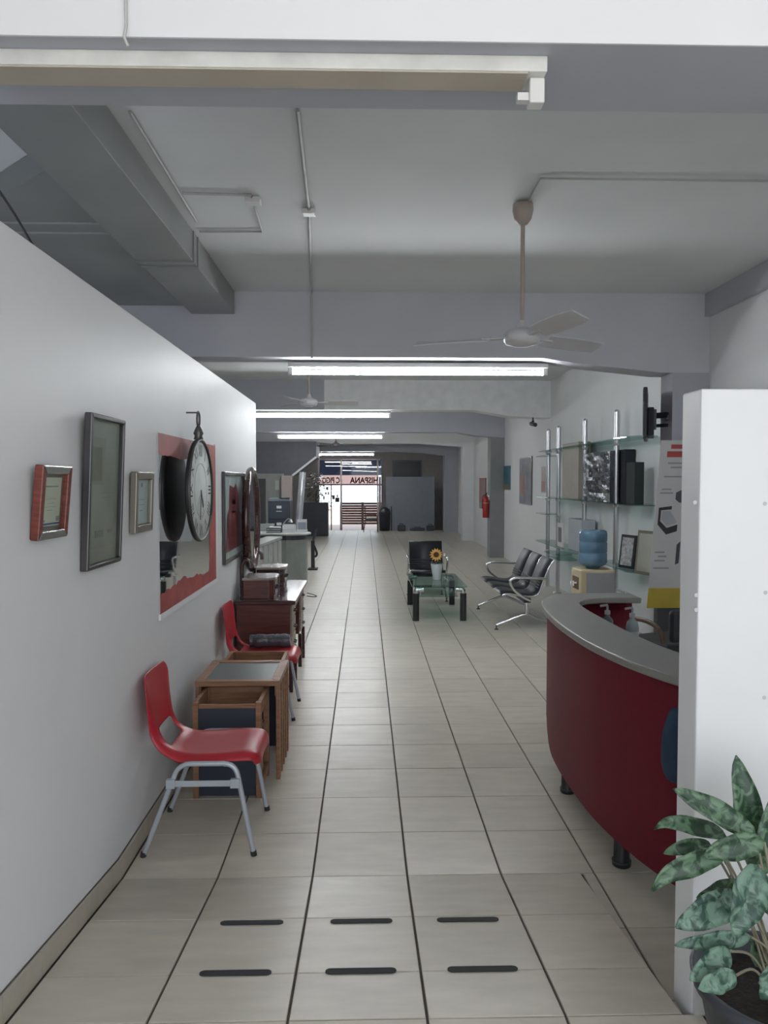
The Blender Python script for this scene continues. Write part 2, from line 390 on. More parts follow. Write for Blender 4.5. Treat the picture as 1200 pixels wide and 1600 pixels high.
# ---- beams and columns (portal frames)
def beam(Y, th, poly, mat, label):
    return struct('beam', MB().prism(poly, Y, Y+th, 'y'), mat, label, 'beam', org=(0, Y, ZB))
b1 = beam(1.968, .347, [(XFL, ZB), (XR, ZB), (XR, 3.8), (XFL, 3.8)], GREYP, 'wide grey beam over the entrance with a white outer face')
MB().box(XL-.02, XR, 1.962, 1.968, ZB, 3.8).build('fascia', BOARD, b1, org=(0,0,0)).location = (0, -1.968, -ZB)
def haunched(zb, x1, x2, z2, x3, z3): return [(XFL, zb), (x1, zb), (x2, z2), (x3, z3), (x3, ZC+.01), (XFL, ZC+.01)]
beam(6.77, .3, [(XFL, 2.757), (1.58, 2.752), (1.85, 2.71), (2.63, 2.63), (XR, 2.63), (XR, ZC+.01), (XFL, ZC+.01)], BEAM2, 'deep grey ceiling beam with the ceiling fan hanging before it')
struct('column', MB().box(2.725, XR, 6.772, 7.04, 0, 2.7), GREYP, 'grey column carrying the television bracket', 'column', org=(2.85, 6.9, 0))
b3 = beam(12.6, .35, [(XFL, 2.83), (1.8, 2.835), (2.35, 2.74), (XR, 2.71), (XR, ZC+.01), (XFL, ZC+.01)], pm('bright_white_paint', (.88, .89, .90), .6), 'white haunched beam beyond the first hanging tube light')
MB().box(XFL, -.66, 12.59, 12.6, 2.83, ZC).build('grey_face', GREYP, b3).location = (0, -12.6, -ZB)
beam(16.7, .4, [(XFL, 2.735), (2.0, 2.735), (2.45, 2.66), (XR, 2.62), (XR, ZC+.01), (XFL, ZC+.01)], GREYP, 'grey beam above the column with the fire extinguisher')
struct('column', MB().box(2.74, XR, 16.72, 17.1, 0, 2.7), pm('grey_column_paint', (.27,.28,.285), .6), 'grey column beside the fire extinguisher', 'column', org=(2.9, 16.9, 0))
beam(21.4, .4, [(XFL, 2.72), (1.5, 2.72), (2.3, 2.66), (XR, 2.62), (XR, ZC+.01), (XFL, ZC+.01)], RWHITE, 'white beam just past the red poster')
struct('column', MB().box(2.74, XR, 21.42, 21.8, 0, 2.7), RWHITE, 'white column beyond the red poster', 'column', org=(2.9, 21.6, 0))
beam(25.0, .4, [(XFL, 2.62), (.9, 2.64), (1.8, 2.60), (2.6, 2.5), (XR, 2.46), (XR, ZC+.01), (XFL, ZC+.01)], GREYP, 'dark grey beam at the end of the tiled floor')
struct('column', MB().box(2.6, XR, 25.02, 25.4, 0, 2.6), GREYP, 'dark grey column at the end of the tiled floor', 'column', org=(2.8, 25.2, 0))
struct('beam', MB().box(XR-.05, XR, 2.31, 6.77, 3.12, ZC), GREYP, 'thin grey beam along the top of the side wall', 'beam', org=(XR, 4, 3.12))
# low dark soffit at the back left
P = [at_y(*p, 20.0) for p in ((380, 690), (494, 690), (494, 714), (457, 743), (380, 743))]
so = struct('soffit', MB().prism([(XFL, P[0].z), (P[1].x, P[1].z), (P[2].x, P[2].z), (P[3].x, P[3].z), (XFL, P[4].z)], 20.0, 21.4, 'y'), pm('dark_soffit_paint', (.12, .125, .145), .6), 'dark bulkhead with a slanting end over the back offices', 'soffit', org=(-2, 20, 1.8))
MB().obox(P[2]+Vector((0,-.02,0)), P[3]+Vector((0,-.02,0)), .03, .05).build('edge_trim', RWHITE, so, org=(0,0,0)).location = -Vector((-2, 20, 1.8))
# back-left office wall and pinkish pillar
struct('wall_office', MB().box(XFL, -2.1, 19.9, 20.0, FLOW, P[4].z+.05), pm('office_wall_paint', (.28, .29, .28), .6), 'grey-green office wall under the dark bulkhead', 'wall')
MBp = at_y(440, 800, 19.7); MBq = at_y(456, 800, 19.7)
struct('column', MB().box(MBp.x, MBq.x, 19.7, 19.95, 0, P[4].z), pm('pinkish_plaster', (.42, .36, .34), .6), 'narrow pinkish pillar behind the filing cabinet', 'column', org=(MBp.x, 19.8, 0))

# ---- the far shop front
xa, xb = at_y(497, 750, YB).x, at_y(590, 750, YB).x
xm = at_y(533, 750, YB).x; xd = at_y(517.5, 750, YB).x
zt = at_y(540, 717, YB).z; zs = at_y(540, 757, YB).z
BACK = pm('back_wall_paint', (.30, .275, .265), .6)
struct('wall_back', MB().box(XFL, xa, YB, YB+.15, FLOW, ZC).box(xb+.14, XR, YB, YB+.15, zt, ZC).box(xa, xb+.14, YB, YB+.15, zt, ZC).box(xb+.14, xb+.6, YB, YB+.15, FLOW, zt).box(xb+.6, XR, YB, YB+.15, FLOW, zt), BACK, 'grey-brown back wall around the shop front', 'wall')
win = struct('window_1', MB().box(xa, xb+.14, YB+.02, YB+.10, zs-.04, zs+.02), pm('reddish_frame', (.20, .09, .08), .4, .3), 'aluminium shop front with mirrored red lettering on the glass', 'shop window')
FRM = pm('aluminium_frame', (.42, .37, .36), .4, .6)
for x0, wd in ((xa, .05), (xm-.03, .07), (xb-.02, .06)): MB().box(x0, x0+wd, YB+.01, YB+.09, FLOW, zt).build('mullion', FRM, win)
MB().box(xd-.02, xd+.02, YB+.01, YB+.09, FLOW, zs).build('mullion', pm('dark_frame', (.10, .06, .055), .4, .3), win)
MB().box(xb+.05, xb+.13, YB+.0, YB+.09, FLOW, zs+.3).build('mullion', pm('pink_frame', (.40, .30, .28), .4), win)
MB().box(xa, xb+.1, YB+.01, YB+.09, zt-.05, zt).build('rail', FRM, win)
MB().box(xa, xb+.1, YB+.01, YB+.09, FLOW, FLOW+.10).build('rail', FRM, win)
TINT = glassm('tinted_glass', (.10, .11, .14), .35)
MB().box(xa, xb+.14, YB+.045, YB+.052, zs+.36, zt).build('pane', TINT, win)
MB().box(xa, xb, YB+.045, YB+.052, zs, zs+.36).build('pane', glassm('hazy_glass', (.52, .43, .41), .15), win)
for a, b in ((xa, xd), (xd, xm), (xm, xb)): MB().box(a, b, YB+.045, YB+.052, FLOW, zs).build('pane', PANE, win)
MB().obox((xm-.6, YB-.05, zs+.72), (xm+1.0, YB-.05, zs+.70), .03, .03).build('track_rail', STEEL, win)
MB().obox((xm+.05, YB-.05, zs+.55), (xb, YB-.05, zs+.50), .02, .02).build('track_rail', STEEL, win)
LET = pm('red_window_lettering', (.13, .012, .016), .6)
for s, x0, x1 in (('HISPANA', at_y(591, 750, YB).x, at_y(547, 750, YB).x), ('C PICO', at_y(531, 750, YB).x, at_y(503, 750, YB).x)):
    v, f = text_geo(s, .34, .004, .012)
    xs = [p.x for p in v]; k = abs(x1-x0)/(max(xs)-min(xs))
    mb = MB().add([Vector((p.x*k, p.y*.95, p.z)) for p in v], f)
    mb.xf(basis((-1,0,0), (0,0,1), (0,1,0), ((x0+x1)/2, YB+.038, zs+.15))); mb.build('lettering', LET, win)
SIL = pm('dark_sticker', (.05, .045, .05), .6)
mb = MB()
for (px, py, wd, hh) in ((511, 763, .09, .10), (509, 771, .06, .09), (513, 771, .05, .12), (506, 778, .05, .13), (521, 777, .10, .16), (527, 781, .16, .18), (527, 775, .05, .1)):
    c = at_y(px, py, YB); mb.box(c.x-wd/2, c.x+wd/2, YB+.037, YB+.043, c.z-hh/2, c.z+hh/2)
mb.build('sticker', SIL, win)
# dark upper window beside the pinkish pillar
wq = [at_y(613, 719, YB), at_y(659, 746, YB)]
w2 = struct('window_2', MB().box(wq[0].x, wq[1].x, YB-.03, YB-.001, wq[1].z-.1, wq[0].z), pm('dark_window_frame', (.10, .10, .105), .5), 'dark upper window above the blue-grey partition panel', 'window')
MB().box(wq[0].x+.06, wq[1].x-.06, YB-.036, YB-.03, wq[1].z-.06, wq[0].z-.06).build('pane', pm('dark_pane', (.035, .037, .042), .25), w2)
# outside the far window
struct('ground_outside', MB().box(-30, 30, YB+.3, 70, FLOW-.2, FLOW-.02), pm('reddish_paving', (.30, .21, .19), .6), 'reddish paving outside the far shop front', 'pavement')
struct('canopy', MB().box(-8, 8, YB+.15, 37, 3.0, 3.15), GREYP, 'unseen flat canopy added to shade the paving outside the far shop front', 'canopy')  # unseen blocker, added to keep the sun off the fence and paving
fen = thing('slatted_fence', 'brown fence of horizontal boards outside the far shop window', 'fence', (at_y(563, 800, 34).x, 34, FLOW-.02))
fx0, fx1 = at_y(533, 800, 34).x, at_y(600, 800, 34).x
ztop = at_y(563, 784, 34).z
FENM = woodm('weathered_brown_boards', (.075, .042, .036), (.13, .08, .068))
nb = 9
for k in range(nb):
    z0 = .28+(ztop-FLOW-.28)*k/nb; z1 = .28+(ztop-FLOW-.28)*(k+1)/nb-.012
    MB().box(fx0-fen.location.x, fx1-fen.location.x, 0, .03, z0, z1).build('board', FENM, fen)
for x in (fx0, (fx0+fx1)/2, fx1): MB().box(x-fen.location.x-.05, x-fen.location.x+.05, .03, .12, 0, ztop-FLOW).build('post', FENM, fen)
# grey half-height partition in the back right
ga, gb = at_y(603, 790, 28.0).x, at_y(679, 790, 28.0).x
struct('wall_back_partition', MB().box(ga, gb, 28.0, 28.1, FLOW, at_y(640, 745, 28).z), pm('blue_grey_panel', (.27, .29, .33), .55), 'plain blue-grey partition panel beside the shop window', 'wall')

# ================================================================== CEILING FITTINGS
TUBE = pm('lit_tube', (.94, .975, 1.0), .4, var=0, emit=TUBE_POWER)
LAMPW = pm('enamel_white', (.72, .72, .70), .35, var=.03)
DIRTW = pm('dirty_white_enamel', (.70, .70, .67), .5, var=.12, scale=9)
BEIGE = pm('yellowed_reflector', (.50, .45, .38), .5, var=.06)
def tube_light(xl, xr, Y, z, label, lit=True):
    t = thing('tube_light', label, 'tube light', ((xl+xr)/2, Y, z), group='ceiling tube lights')
    h = (xr-xl)/2
    MB().box(-h, h, -.05, .05, -.04, 0).build('housing', LAMPW if lit else DIRTW, t, bevel=.003)
    for s in (-1, 1):
        a = s*h; mb = MB().box(min(a, a-s*.04), max(a, a-s*.04), -.022, .022, -.105, -.04); mb.build('lamp_holder', WPLAST, t, bevel=.004)
    if lit:
        MB().tube([(-h+.04, 0, -.082), (h-.04, 0, -.082)], .019, 12).build('tube', TUBE, t)
        MB().box(-h+.05, h-.05, -.035, .035, -.046, -.04).build('reflector', LAMPW, t)
    else:
        MB().box(-h+.01, h-.05, -.046, .046, -.044, -.04).build('reflector', BEIGE, t)
        MB().box(h-.07, h-.03, -.012, .012, -.095, -.075).build('lamp_pin', WPLAST, t)
    return t
tube_light(-1.93, .474, 2.07, ZB, 'empty yellowed tube light batten under the entrance beam', False)
L2 = tube_light(-.69, 1.66, 7.0, 2.735, 'lit tube light below the beam with the ceiling fan')
L3 = tube_light(-1.98, .43, 12.78, 2.828, 'lit tube light partly hidden behind the partition end')
L4 = tube_light(-1.93, .41, 17.0, 2.72, 'lit tube light under the grey beam of the extinguisher column')
L5 = tube_light(-1.82, .32, 25.2, 2.62, 'lit tube light farthest down the hall towards the shop window')

# ---- ceiling fans
FANW = pm('fan_white', (.60, .60, .62), .35, var=.03); FANB = pm('beige_fan_rod', (.42, .36, .32), .45)
def fan(X, Y, ztop, zhub, label, angs, R=.66, mat=FANW):
    t = thing('ceiling_fan', label, 'ceiling fan', (X, Y, ztop), group='ceiling fans')
    d = zhub-ztop
    MB().lathe([(.006, -.0), (.06, -.012), (.062, -.05), (.05, -.10), (.028, -.13), (.018, -.135)], n=20).build('canopy', FANB, t)
    MB().tube([(0, 0, -.12), (0, 0, d+.08)], .013, 10).build('down_rod', FANB, t)
    MB().lathe([(.02, d+.10), (.035, d+.06), (.06, d+.045), (.095, d+.035), (.108, d+.012), (.108, d-.018), (.095, d-.038), (.06, d-.045), (.05, d-.05), (.02, d-.052), (.001, d-.052)], n=28).build('motor', mat, t)
    for a in angs:
        a = math.radians(a); ca, sa = math.cos(a), math.sin(a); mb = MB(); N = 8; top = []
        for i in range(N+1):
            r = .19+(R-.19)*i/N; wv = .055+.022*math.sin(PI*min(1, i/N*1.0)) if i < N else .05
            tw = .02
            for s in (-1, 1):
                for zz in (.003, -.003):
                    mb.v.append(Vector((r*ca-s*wv*sa, r*sa+s*wv*ca, d-s*tw+zz)))
        for i in range(N):
            k = i*4; j = k+4
            for q in ((k, k+2, j+2, j), (k+1, j+1, j+3, k+3), (k, j, j+1, k+1), (k+2, k+3, j+3, j+2)): mb.f.append(q); mb.smooth.append(False)
        mb.f += [(0, 1, 3, 2), (N*4, N*4+2, N*4+3, N*4+1)]; mb.smooth += [False]*2
        bl = mb.build('blade', mat, t)
        MB().obox((.09*ca, .09*sa, d), (.24*ca, .24*sa, d+.0), .035, .008).build('blade_bracket', mat, bl)
    return t
fan(.937, 4.59, ZC, 2.525, 'white three-blade ceiling fan on a beige rod near the entrance', (32, 160, -75))
fan(-.70, 9.7, ZC, 2.66, 'white ceiling fan near the partition end, seen edge on above a lit tube', (8, 128, 250), .62)
fan(-.75, 20.0, ZC, 2.62, 'dark ceiling fan before the last lit tube', (5, 125, 245), .95, pm('fan_grey', (.22, .21, .21), .4))

# ---- ducts
def duct(poly, z0, z1, label, org):
    return tag(MB().prism(poly, z0, z1).build('ventilation_duct', DUCT, org=org, bevel=.004), label, 'duct')
d1 = duct([(-1.50, 2.32), (-1.13, 2.32), (-1.13, 6.765), (-1.50, 6.765)], 3.12, ZC-.002, 'long grey sheet metal duct under the ceiling above the partition', (-1.3, 4.5, 3.12))
for yj in (5.15, 5.28): MB().box(-1.51, -1.122, yj, yj+.02, 3.112, ZC-.004).build('flange', DUCT, d1, org=(0,0,0)).location = -Vector((-1.3, 4.5, 3.12))
d2 = duct([(-1.52, 3.82), (-2.3, 4.55), (-4.1, 4.55), (-4.1, 6.765), (-1.52, 6.765)], 3.19, ZC-.002, 'dark wide duct behind the long grey duct', (-2.5, 5.5, 3.19))
for yj in (4.62, 4.80): MB().box(-4.05, -1.53, yj, yj+.02, 3.184, 3.192).build('flange', pm('light_flange', (.42, .43, .43), .4), d2, org=(0,0,0)).location = -Vector((-2.5, 5.5, 3.19))

# ---- conduits and wires
CONW = pm('painted_conduit', (.50, .51, .50), .5)
def run(name, pts, r, mat, label, cat, n=6):
    P = [Vector(p) for p in pts]; o = MB().tube(P, r, n).build(name, mat, org=P[0]); return tag(o, label, cat)
zc = ZC-.011
a = [at_z(465, 172, zc), at_z(483, 330, zc), at_z(487, 457, zc)]
c1 = run('conduit', [a[0], a[1], Vector((a[2].x, 6.757, zc))], .010, CONW, 'straight conduit along the ceiling with a small junction box', 'conduit')
run('conduit', [Vector((a[2].x, 6.757, zc-.012)), Vector((a[2].x, 6.757, 2.74))], .010, CONW, 'short conduit down the face of the fan beam', 'conduit')
o0 = a[0]
MB().cbox(a[1]-o0-Vector((0,0,.008)), (.075, .075, .03)).build('junction_box', WPLAST, c1, bevel=.004)
b = [at_z(285, 302, zc), at_z(392, 305, zc), at_z(410, 362, zc), at_z(312, 362, zc)]
c2 = run('conduit', b, .008, CONW, 'bent conduit beside the long duct', 'conduit')
MB().cbox(at_z(396, 312, zc)-b[0]-Vector((0,0,.008)), (.085, .085, .03)).build('junction_box', WPLAST, c2, bevel=.004)
c = [at_z(824, 316, zc), at_z(845, 279, zc), at_z(1040, 281, zc), at_z(1300, 285, zc)]
run('cable', c, .006, CONW, 'thin cable across the ceiling from the fan canopy', 'cable')
run('cable', [at_z(203, 175, zc), at_z(262, 272, zc), at_z(306, 345, zc)], .008, CONW, 'pale cable along the top edge of the long duct', 'cable')
run('cable', bez([at_x(-10, 285, -1.2), at_x(20, 330, -1.16), at_x(45, 372, -1.14), at_x(62, 400, -1.12)], 5), .004, BLACK, 'loose dark cable hanging over the partition top', 'cable')
run('cable', [at_y(196, -20, 1.955), at_y(197, 40, 1.955), at_y(194, 58, 1.953), at_y(200, 72, 1.96)], .004, CONW, 'thin cable down the white entrance fascia', 'cable')

# ================================================================== LEFT WALL PIECES
def picture(name, quad, fw, fmat, label, cat, depth=.02, pmat=None, matmat=None, margin=0., art=None, X=XL, glossy=True, group=None, tilt=0.):
    """framed picture on the left wall; quad = TL,TR,BR,BL as wall (y,z)"""
    TL, TR, BR, BL = [Vector((q[0], q[1])) for q in quad]
    c = (TL+TR+BR+BL)/4
    ax = ((TR-TL)+(BR-BL)).normalized(); W = ((TR-TL).length+(BR-BL).length)/2; H = ((TL-BL).length+(TR-BR).length)/2
    t = thing(name, label, cat, (X+math.sin(tilt)*H/2, c.x, c.y), group=group)
    t.rotation_euler = (0, tilt, 0)                # hangs with its top leaning out from the wall
    def loc(mb): return mb
    # local: y right, z up, x out of wall
    h, wd = H/2, W/2
    fr = MB()
    rails = [[(-wd,-h),(wd,-h),(wd-fw,-h+fw),(-wd+fw,-h+fw)], [(wd,-h),(wd,h),(wd-fw,h-fw),(wd-fw,-h+fw)], [(wd,h),(-wd,h),(-wd+fw,h-fw),(wd-fw,h-fw)], [(-wd,h),(-wd,-h),(-wd+fw,-h+fw),(-wd+fw,h-fw)]]
    for k, q in enumerate(rails):
        MB().prism(q, .001, depth, 'x').build('frame_rail', fmat[k] if isinstance(fmat, (list, tuple)) else fmat, t, bevel=.004)
    MB().box(.001, depth*.35, -wd+fw, wd-fw, -h+fw, h-fw).build('mount', matmat or pmat, t)
    if margin and pmat: MB().box(depth*.35, depth*.38, -wd+fw+margin, wd-fw-margin, -h+fw+margin, h-fw-margin).build('print', pmat, t)
    if art: art(t, wd-fw, h-fw, depth*.4)
    if glossy: MB().box(depth*.55, depth*.62, -wd+fw, wd-fw, -h+fw, h-fw).build('glass', PANE, t)
    return t
SILV = pm('silver_moulding', (.42, .41, .40), .25, .9); REDW = woodm('red_brown_moulding', (.13, .028, .02), (.24, .06, .045), rough=.3)
PEW = pm('dark_pewter_moulding', (.10, .095, .10), .3, .8); CHAMP = pm('champagne_moulding', (.27, .25, .21), .35, .6)
CREAM = pm('cream_certificate', (.62, .60, .47), .6, var=.04); PALE = pm('pale_certificate', (.58, .62, .60), .6); OLD = pm('old_parchment', (.27, .26, .21), .6, var=.18, scale=3)
INK = pm('grey_ink', (.30, .30, .29), .7); BLUE = pm('blue_band', (.06, .09, .25), .6)
def lines(mat, rows, x0=0.):
    def f(t, wd, h, d):
        mb = MB()
        for (yc, zc_, L, th) in rows: mb.box(d, d+.0006, (yc-L/2)*wd, (yc+L/2)*wd, zc_*h-th*h/2, zc_*h+th*h/2)
        mb.build('print_lines', mat, t)
    return f
def qwall(pts): return [(at_x(*p, XL+.015).y, at_x(*p, XL+.015).z) for p in pts]
def qlean(pts):
    """corners of a picture whose lower edge touches the wall: upper corners share the lower ones' distance"""
    br, bl = at_x(*pts[2], XL+.03), at_x(*pts[3], XL); tl, tr = at_y(*pts[0], bl.y), at_y(*pts[1], br.y)
    return [(bl.y, tl.z), (br.y, tr.z), (br.y, br.z), (bl.y, bl.z)]
def art1(t, wd, h, d):
    lines(INK, [(0, .55, 1.1, .05), (0, .1, .9, .012), (0, -.05, .6, .012), (0, -.18, 1.0, .012), (-.1, -.3, .5, .02), (.7, -.62, .3, .18), (-.6, -.68, .28, .08)])(t, wd, h, d)
    MB().box(d, d+.0006, -.9*wd, .9*wd, -.82*h, -.76*h).build('blue_band', BLUE, t)
picture('picture_frame', qlean([(57,723),(117,729),(106,836),(45,846)]), .028, [SILV, REDW, SILV, REDW], 'cream certificate in a tilted red and silver frame', 'picture', .03, CREAM, CHAMP, .012, art1, tilt=.09)
def art2(t, wd, h, d):
    MB().box(d, d+.0006, -.82*wd, -.15*wd, .15*h, .62*h).build('photo_patch', pm('faded_olive', (.20, .19, .14), .6, var=.2), t)
    lines(pm('faint_ink', (.22, .21, .18), .7), [(.2, -.02, .9, .008), (.2, -.09, .5, .008), (-.2, -.6, .5, .10), (.5, -.58, .3, .06)])(t, wd, h, d)
picture('picture_frame', qlean([(135,637),(199,662),(190,878),(124,891)]), .018, PEW, 'tall faded parchment in a thin dark frame', 'picture', .03, OLD, OLD, .004, art2, tilt=.045)
picture('picture_frame', qlean([(204,736),(242,738),(239,829),(201,833)]), .034, CHAMP, 'small pale certificate in a champagne frame', 'picture', .03, PALE, CHAMP, .004, lines(INK, [(0, .75, .25, .18), (0, .1, .9, .02), (0, -.12, .9, .02), (0, -.38, .5, .03)]), tilt=.04)
def art4(t, wd, h, d):
    RP = pm('red_poster_print', (.20, .025, .03), .5, var=.2, scale=5)
    poly = [(-.85,-.85),(.75,-.82),(.8,-.1),(.45,.1),(.35,.55),(.1,.82),(-.1,.7),(-.5,.78),(-.55,.2),(-.75,0)]
    MB().prism([(a*wd, b*h) for a, b in poly], d, d+.0006, 'x').build('print', RP, t)
    lines(pm('pale_print', (.5, .4, .38), .6), [(-.1, .35, .35, .12), (-.05, .1, .5, .05)])(t, wd, h, d)
picture('picture_frame', qwall([(350,740),(385,737),(383,862),(350,885)]), .03, [SILV, PEW, SILV, PEW], 'red printed poster in a silver frame beside the red-edged mirror', 'picture', .022, pm('pale_mount', (.50, .53, .52), .6), pm('pale_mount', (.50, .53, .52), .6), 0, art4)

# ---- mirror with rough red painted border
q = qwall([(249,675),(337,697),(340,905),(254,957)])
ya_, yb_ = (q[0][0]+q[3][0])/2, (q[1][0]+q[2][0])/2; za_, zb_ = (q[2][1]+q[3][1])/2, (q[0][1]+q[1][1])/2
mr = thing('wall_mirror', 'large wall mirror with a rough red painted border', 'mirror', (XL, (ya_+yb_)/2, za_))
hy, hz = (yb_-ya_)/2, zb_-za_
MB().box(.001, .006, -hy, hy, 0, hz).build('mirror_glass', MIRROR, mr)
REDB = pm('rough_red_paint', (.36, .075, .065), .55, var=.25, scale=7)
def rough_band(p0, p1, wd, inner, amp, name, x1=.0075):
    """band along edge p0-p1 (y,z), ragged on the inner side"""
    N = 34; out = []; inn = []
    for i in range(N+1):
        t = i/N; y_ = p0[0]+(p1[0]-p0[0])*t; z_ = p0[1]+(p1[1]-p0[1])*t
        k = wd+amp*(math.sin(t*7+p0[0])*.35+math.sin(t*23)*.15+random.uniform(-.18, .18))
        out.append((y_, z_)); inn.append((y_+inner[0]*k, z_+inner[1]*k))
    mb = MB()
    for i in range(N): mb.prism([out[i], out[i+1], inn[i+1], inn[i]], .006, x1, 'x')
    mb.build(name, REDB, mr)
rough_band((-hy, hz), (hy, hz), .11, (0, -1), .02, 'painted_border')
rough_band((-hy, 0), (hy, 0), .10, (0, 1), .05, 'painted_border')
rough_band((hy, 0), (hy, hz), .20, (-1, 0), .03, 'painted_border', .0088)
MB().box(.001, .012, -hy-.012, hy+.03, -.03, 0).box(.001, .010, hy, hy+.05, -.02, hz+.01).build('edge_filler', RWHITE, mr)

# ---- clock hanging in front of the mirror
ck_c = at_x(311, 766, XL+.075)
ck = thing('wall_clock', 'round pocket-watch style clock with Roman numerals before the red-edged mirror', 'clock', ck_c)
ck.rotation_euler = (0, 0, math.radians(-1))
R = .295
MB().lathe([(.001, -.012), (R*.9, -.012), (R, -.008), (R+.004, 0), (R, .012), (R-.012, .016), (R-.016, .010)], n=56, axis='x', cap=False).build('case', pm('clock_back_black', (.012, .013, .016), .5), ck)
MB().lathe([(R-.016, .0085), (R-.016, .0100), (.001, .0100)], n=56, axis='x').build('dial', pm('clock_dial', (.72, .77, .75), .7, var=.05, scale=9), ck)
rim = MB(); rim.tube([(.014, (R-.004)*math.cos(2*PI*k/56), (R-.004)*math.sin(2*PI*k/56)) for k in range(56)], .008, 8, closed=True); rim.build('rim', pm('aged_clock_metal', (.12, .12, .12), .4, .7), ck)
NUM = pm('clock_ink', (.05, .055, .06), .6); mb = MB()
for k, s in enumerate(('XII','I','II','III','IIII','V','VI','VII','VIII','IX','X','XI')):
    v, f = text_geo(s, .085, .0004); a = PI/2-2*PI*k/12
    xs = [p.x for p in v]; kx = min(1., .075/(max(xs)-min(xs)+1e-6))
    Rm = Matrix.Rotation(a-PI/2, 4, 'Z')
    vv = [Rm @ Vector((p.x*kx, p.y*1.15, 0)) + Vector((.225*math.cos(a), .225*math.sin(a), 0)) for p in v]
    mb.add([Vector((.0106, p.x, p.y)) for p in vv], f)
mb.build('numerals', NUM, ck)
mb = MB(); mb.tube([(.0102, .155*math.cos(2*PI*k/40), .155*math.sin(2*PI*k/40)) for k in range(40)], .0012, 5, closed=True)
mb.tube([(.0102, .07*math.cos(2*PI*k/30), -.1+.07*math.sin(2*PI*k/30)) for k in range(30)], .0012, 5, closed=True); mb.build('dial_ring', INK, ck)
MB().obox((.013, 0, 0), (.013, .05, -.10), .012, .002, (1,0,0)).obox((.014, 0, 0), (.014, -.03, -.17), .008, .002, (1,0,0)).build('hand', NUM, ck)
MB().lathe([(.03, R), (.022, R+.02), (.03, R+.035), (.02, R+.06), (.012, R+.075)], n=14).build('crown', pm('aged_clock_metal', (.12,.12,.12), .4, .7), ck)
mb = MB(); mb.tube([(0, .032*math.cos(2*PI*k/20), R+.115+.045*math.sin(2*PI*k/20)) for k in range(20)], .006, 8, closed=True); mb.tube([(-.07, 0, R+.155), (0, 0, R+.155)], .005, 6); mb.build('hanging_ring', pm('aged_clock_metal', (.12,.12,.12), .4, .7), ck)

# ================================================================== RED CHAIRS
def make_chair(label, loc):
    t = thing('plastic_chair', label, 'chair', loc, group='red plastic chairs along the partition')
    prof = [(.262,.385,.175),(.258,.415,.19),(.235,.438,.205),(.17,.442,.215),(.08,.436,.218),(-.02,.43,.215),(-.10,.435,.205),(-.155,.452,.195),(-.19,.485,.188),(-.212,.53,.186),(-.228,.59,.192),(-.243,.66,.200),(-.258,.73,.203),(-.266,.762,.195),(-.272,.782,.168)]
    # refine the profile
    PP = bez([Vector(p) for p in prof], 2); n = len(PP); M = 14
    mb = MB(); vs = []
    for i, p in enumerate(PP):
        q0 = PP[max(i-1,0)]; q1 = PP[min(i+1,n-1)]
        tx, tz = q1.x-q0.x, q1.z*0+q1.y-q0.y
        L = math.hypot(tx, tz) or 1; nx, nz = tz/L, -tx/L         # outward: up on seat, forward on back
        if nz < 0 and p.x > -.1: nx, nz = -nx, -nz
        if p.x <= -.1 and nx < 0: nx, nz = -nx, -nz
        s_back = 1.0 if p.x < -.12 else 0.
        for k in range(M+1):
            u = -1+2*k/M; e = abs(u)
            off = -.038*max(0, (e-.78)/.22)**1.6*min(1, max(0, (n-5-i)/6)) + (.012*u*u if not s_back else .022*u*u)
            vs.append((p.x+nx*off, p.z*u*(1-.03*max(0, (e-.9)/.1)), p.y+nz*off))
    fs = []
    for i in range(n-1):
        for k in range(M):
            u = -1+2*(k+.5)/M; px_, pz_ = PP[i].x, PP[i].y
            hole = (.445 < pz_ < .515 and px_ < -.12 and abs(u) < .62)
            if not hole: fs.append((i*(M+1)+k, i*(M+1)+k+1, (i+1)*(M+1)+k+1, (i+1)*(M+1)+k))
    mb.add(vs, fs, True); mb.build('seat_shell', REDP, t, solid=.007, sub=1)
    for s in (-1, 1):
        yy = s*.235
        P = rounded([(.245, yy, .004), (.165, s*.228, .415), (-.085, s*.228, .415), (-.245, yy, .004)], .055, 6)
        lf = MB().tube(P, .0115, 10).build('leg_frame', LEGP, t)
        for fx in (.246, -.246): MB().tube([(fx, yy, 0), (fx*.985, yy, .022)], .0135, 10).build('foot_cap', RUBBER, lf)
        yb = s*.243
        MB().box(-.10, .165, yb-.004, yb+.004, .318, .345).build('link_bar', LEGP, lf, bevel=.002)
        for bx in (-.118, .165): MB().box(bx-.02, bx+.02, yb-.012, yb+.012, .312, .352).build('bracket', LEGP, lf, bevel=.002)
    for bx in (.12, -.06): MB().tube([(bx, -.228, .41), (bx, -.15, .398), (bx, .15, .398), (bx, .228, .41)], .010, 8).build('cross_bar', LEGP, t)
    return t
make_chair('red plastic chair nearest the entrance ramp', (-.742, 3.615, 0))
ch2 = make_chair('red plastic chair beside the dressing table', (-.745, 5.55, 0))
# plastic wrapped roll lying on the second chair
WRAP = pm('grey_plastic_wrap', (.085, .09, .11), .18, var=.2, bump=.6, bscale=45)
rl = MB(); N = 24
pts = [(-.30, 0, 0), (-.285, 0, 0)]+[(-.28+.56*i/20, 0, 0) for i in range(21)]+[(.285, 0, 0)]
rl.tube([(-.15+.30*i/16, random.uniform(-.002,.002), random.uniform(-.002,.002)) for i in range(17)], [.05+random.uniform(-.004,.004) for i in range(17)], 18)
o = rl.build('wrapped_roll', WRAP); o.location = (-.70, 5.655, .494); tag(o, 'dark plastic-wrapped roll lying on the chair seat by the dressing table', 'roll')

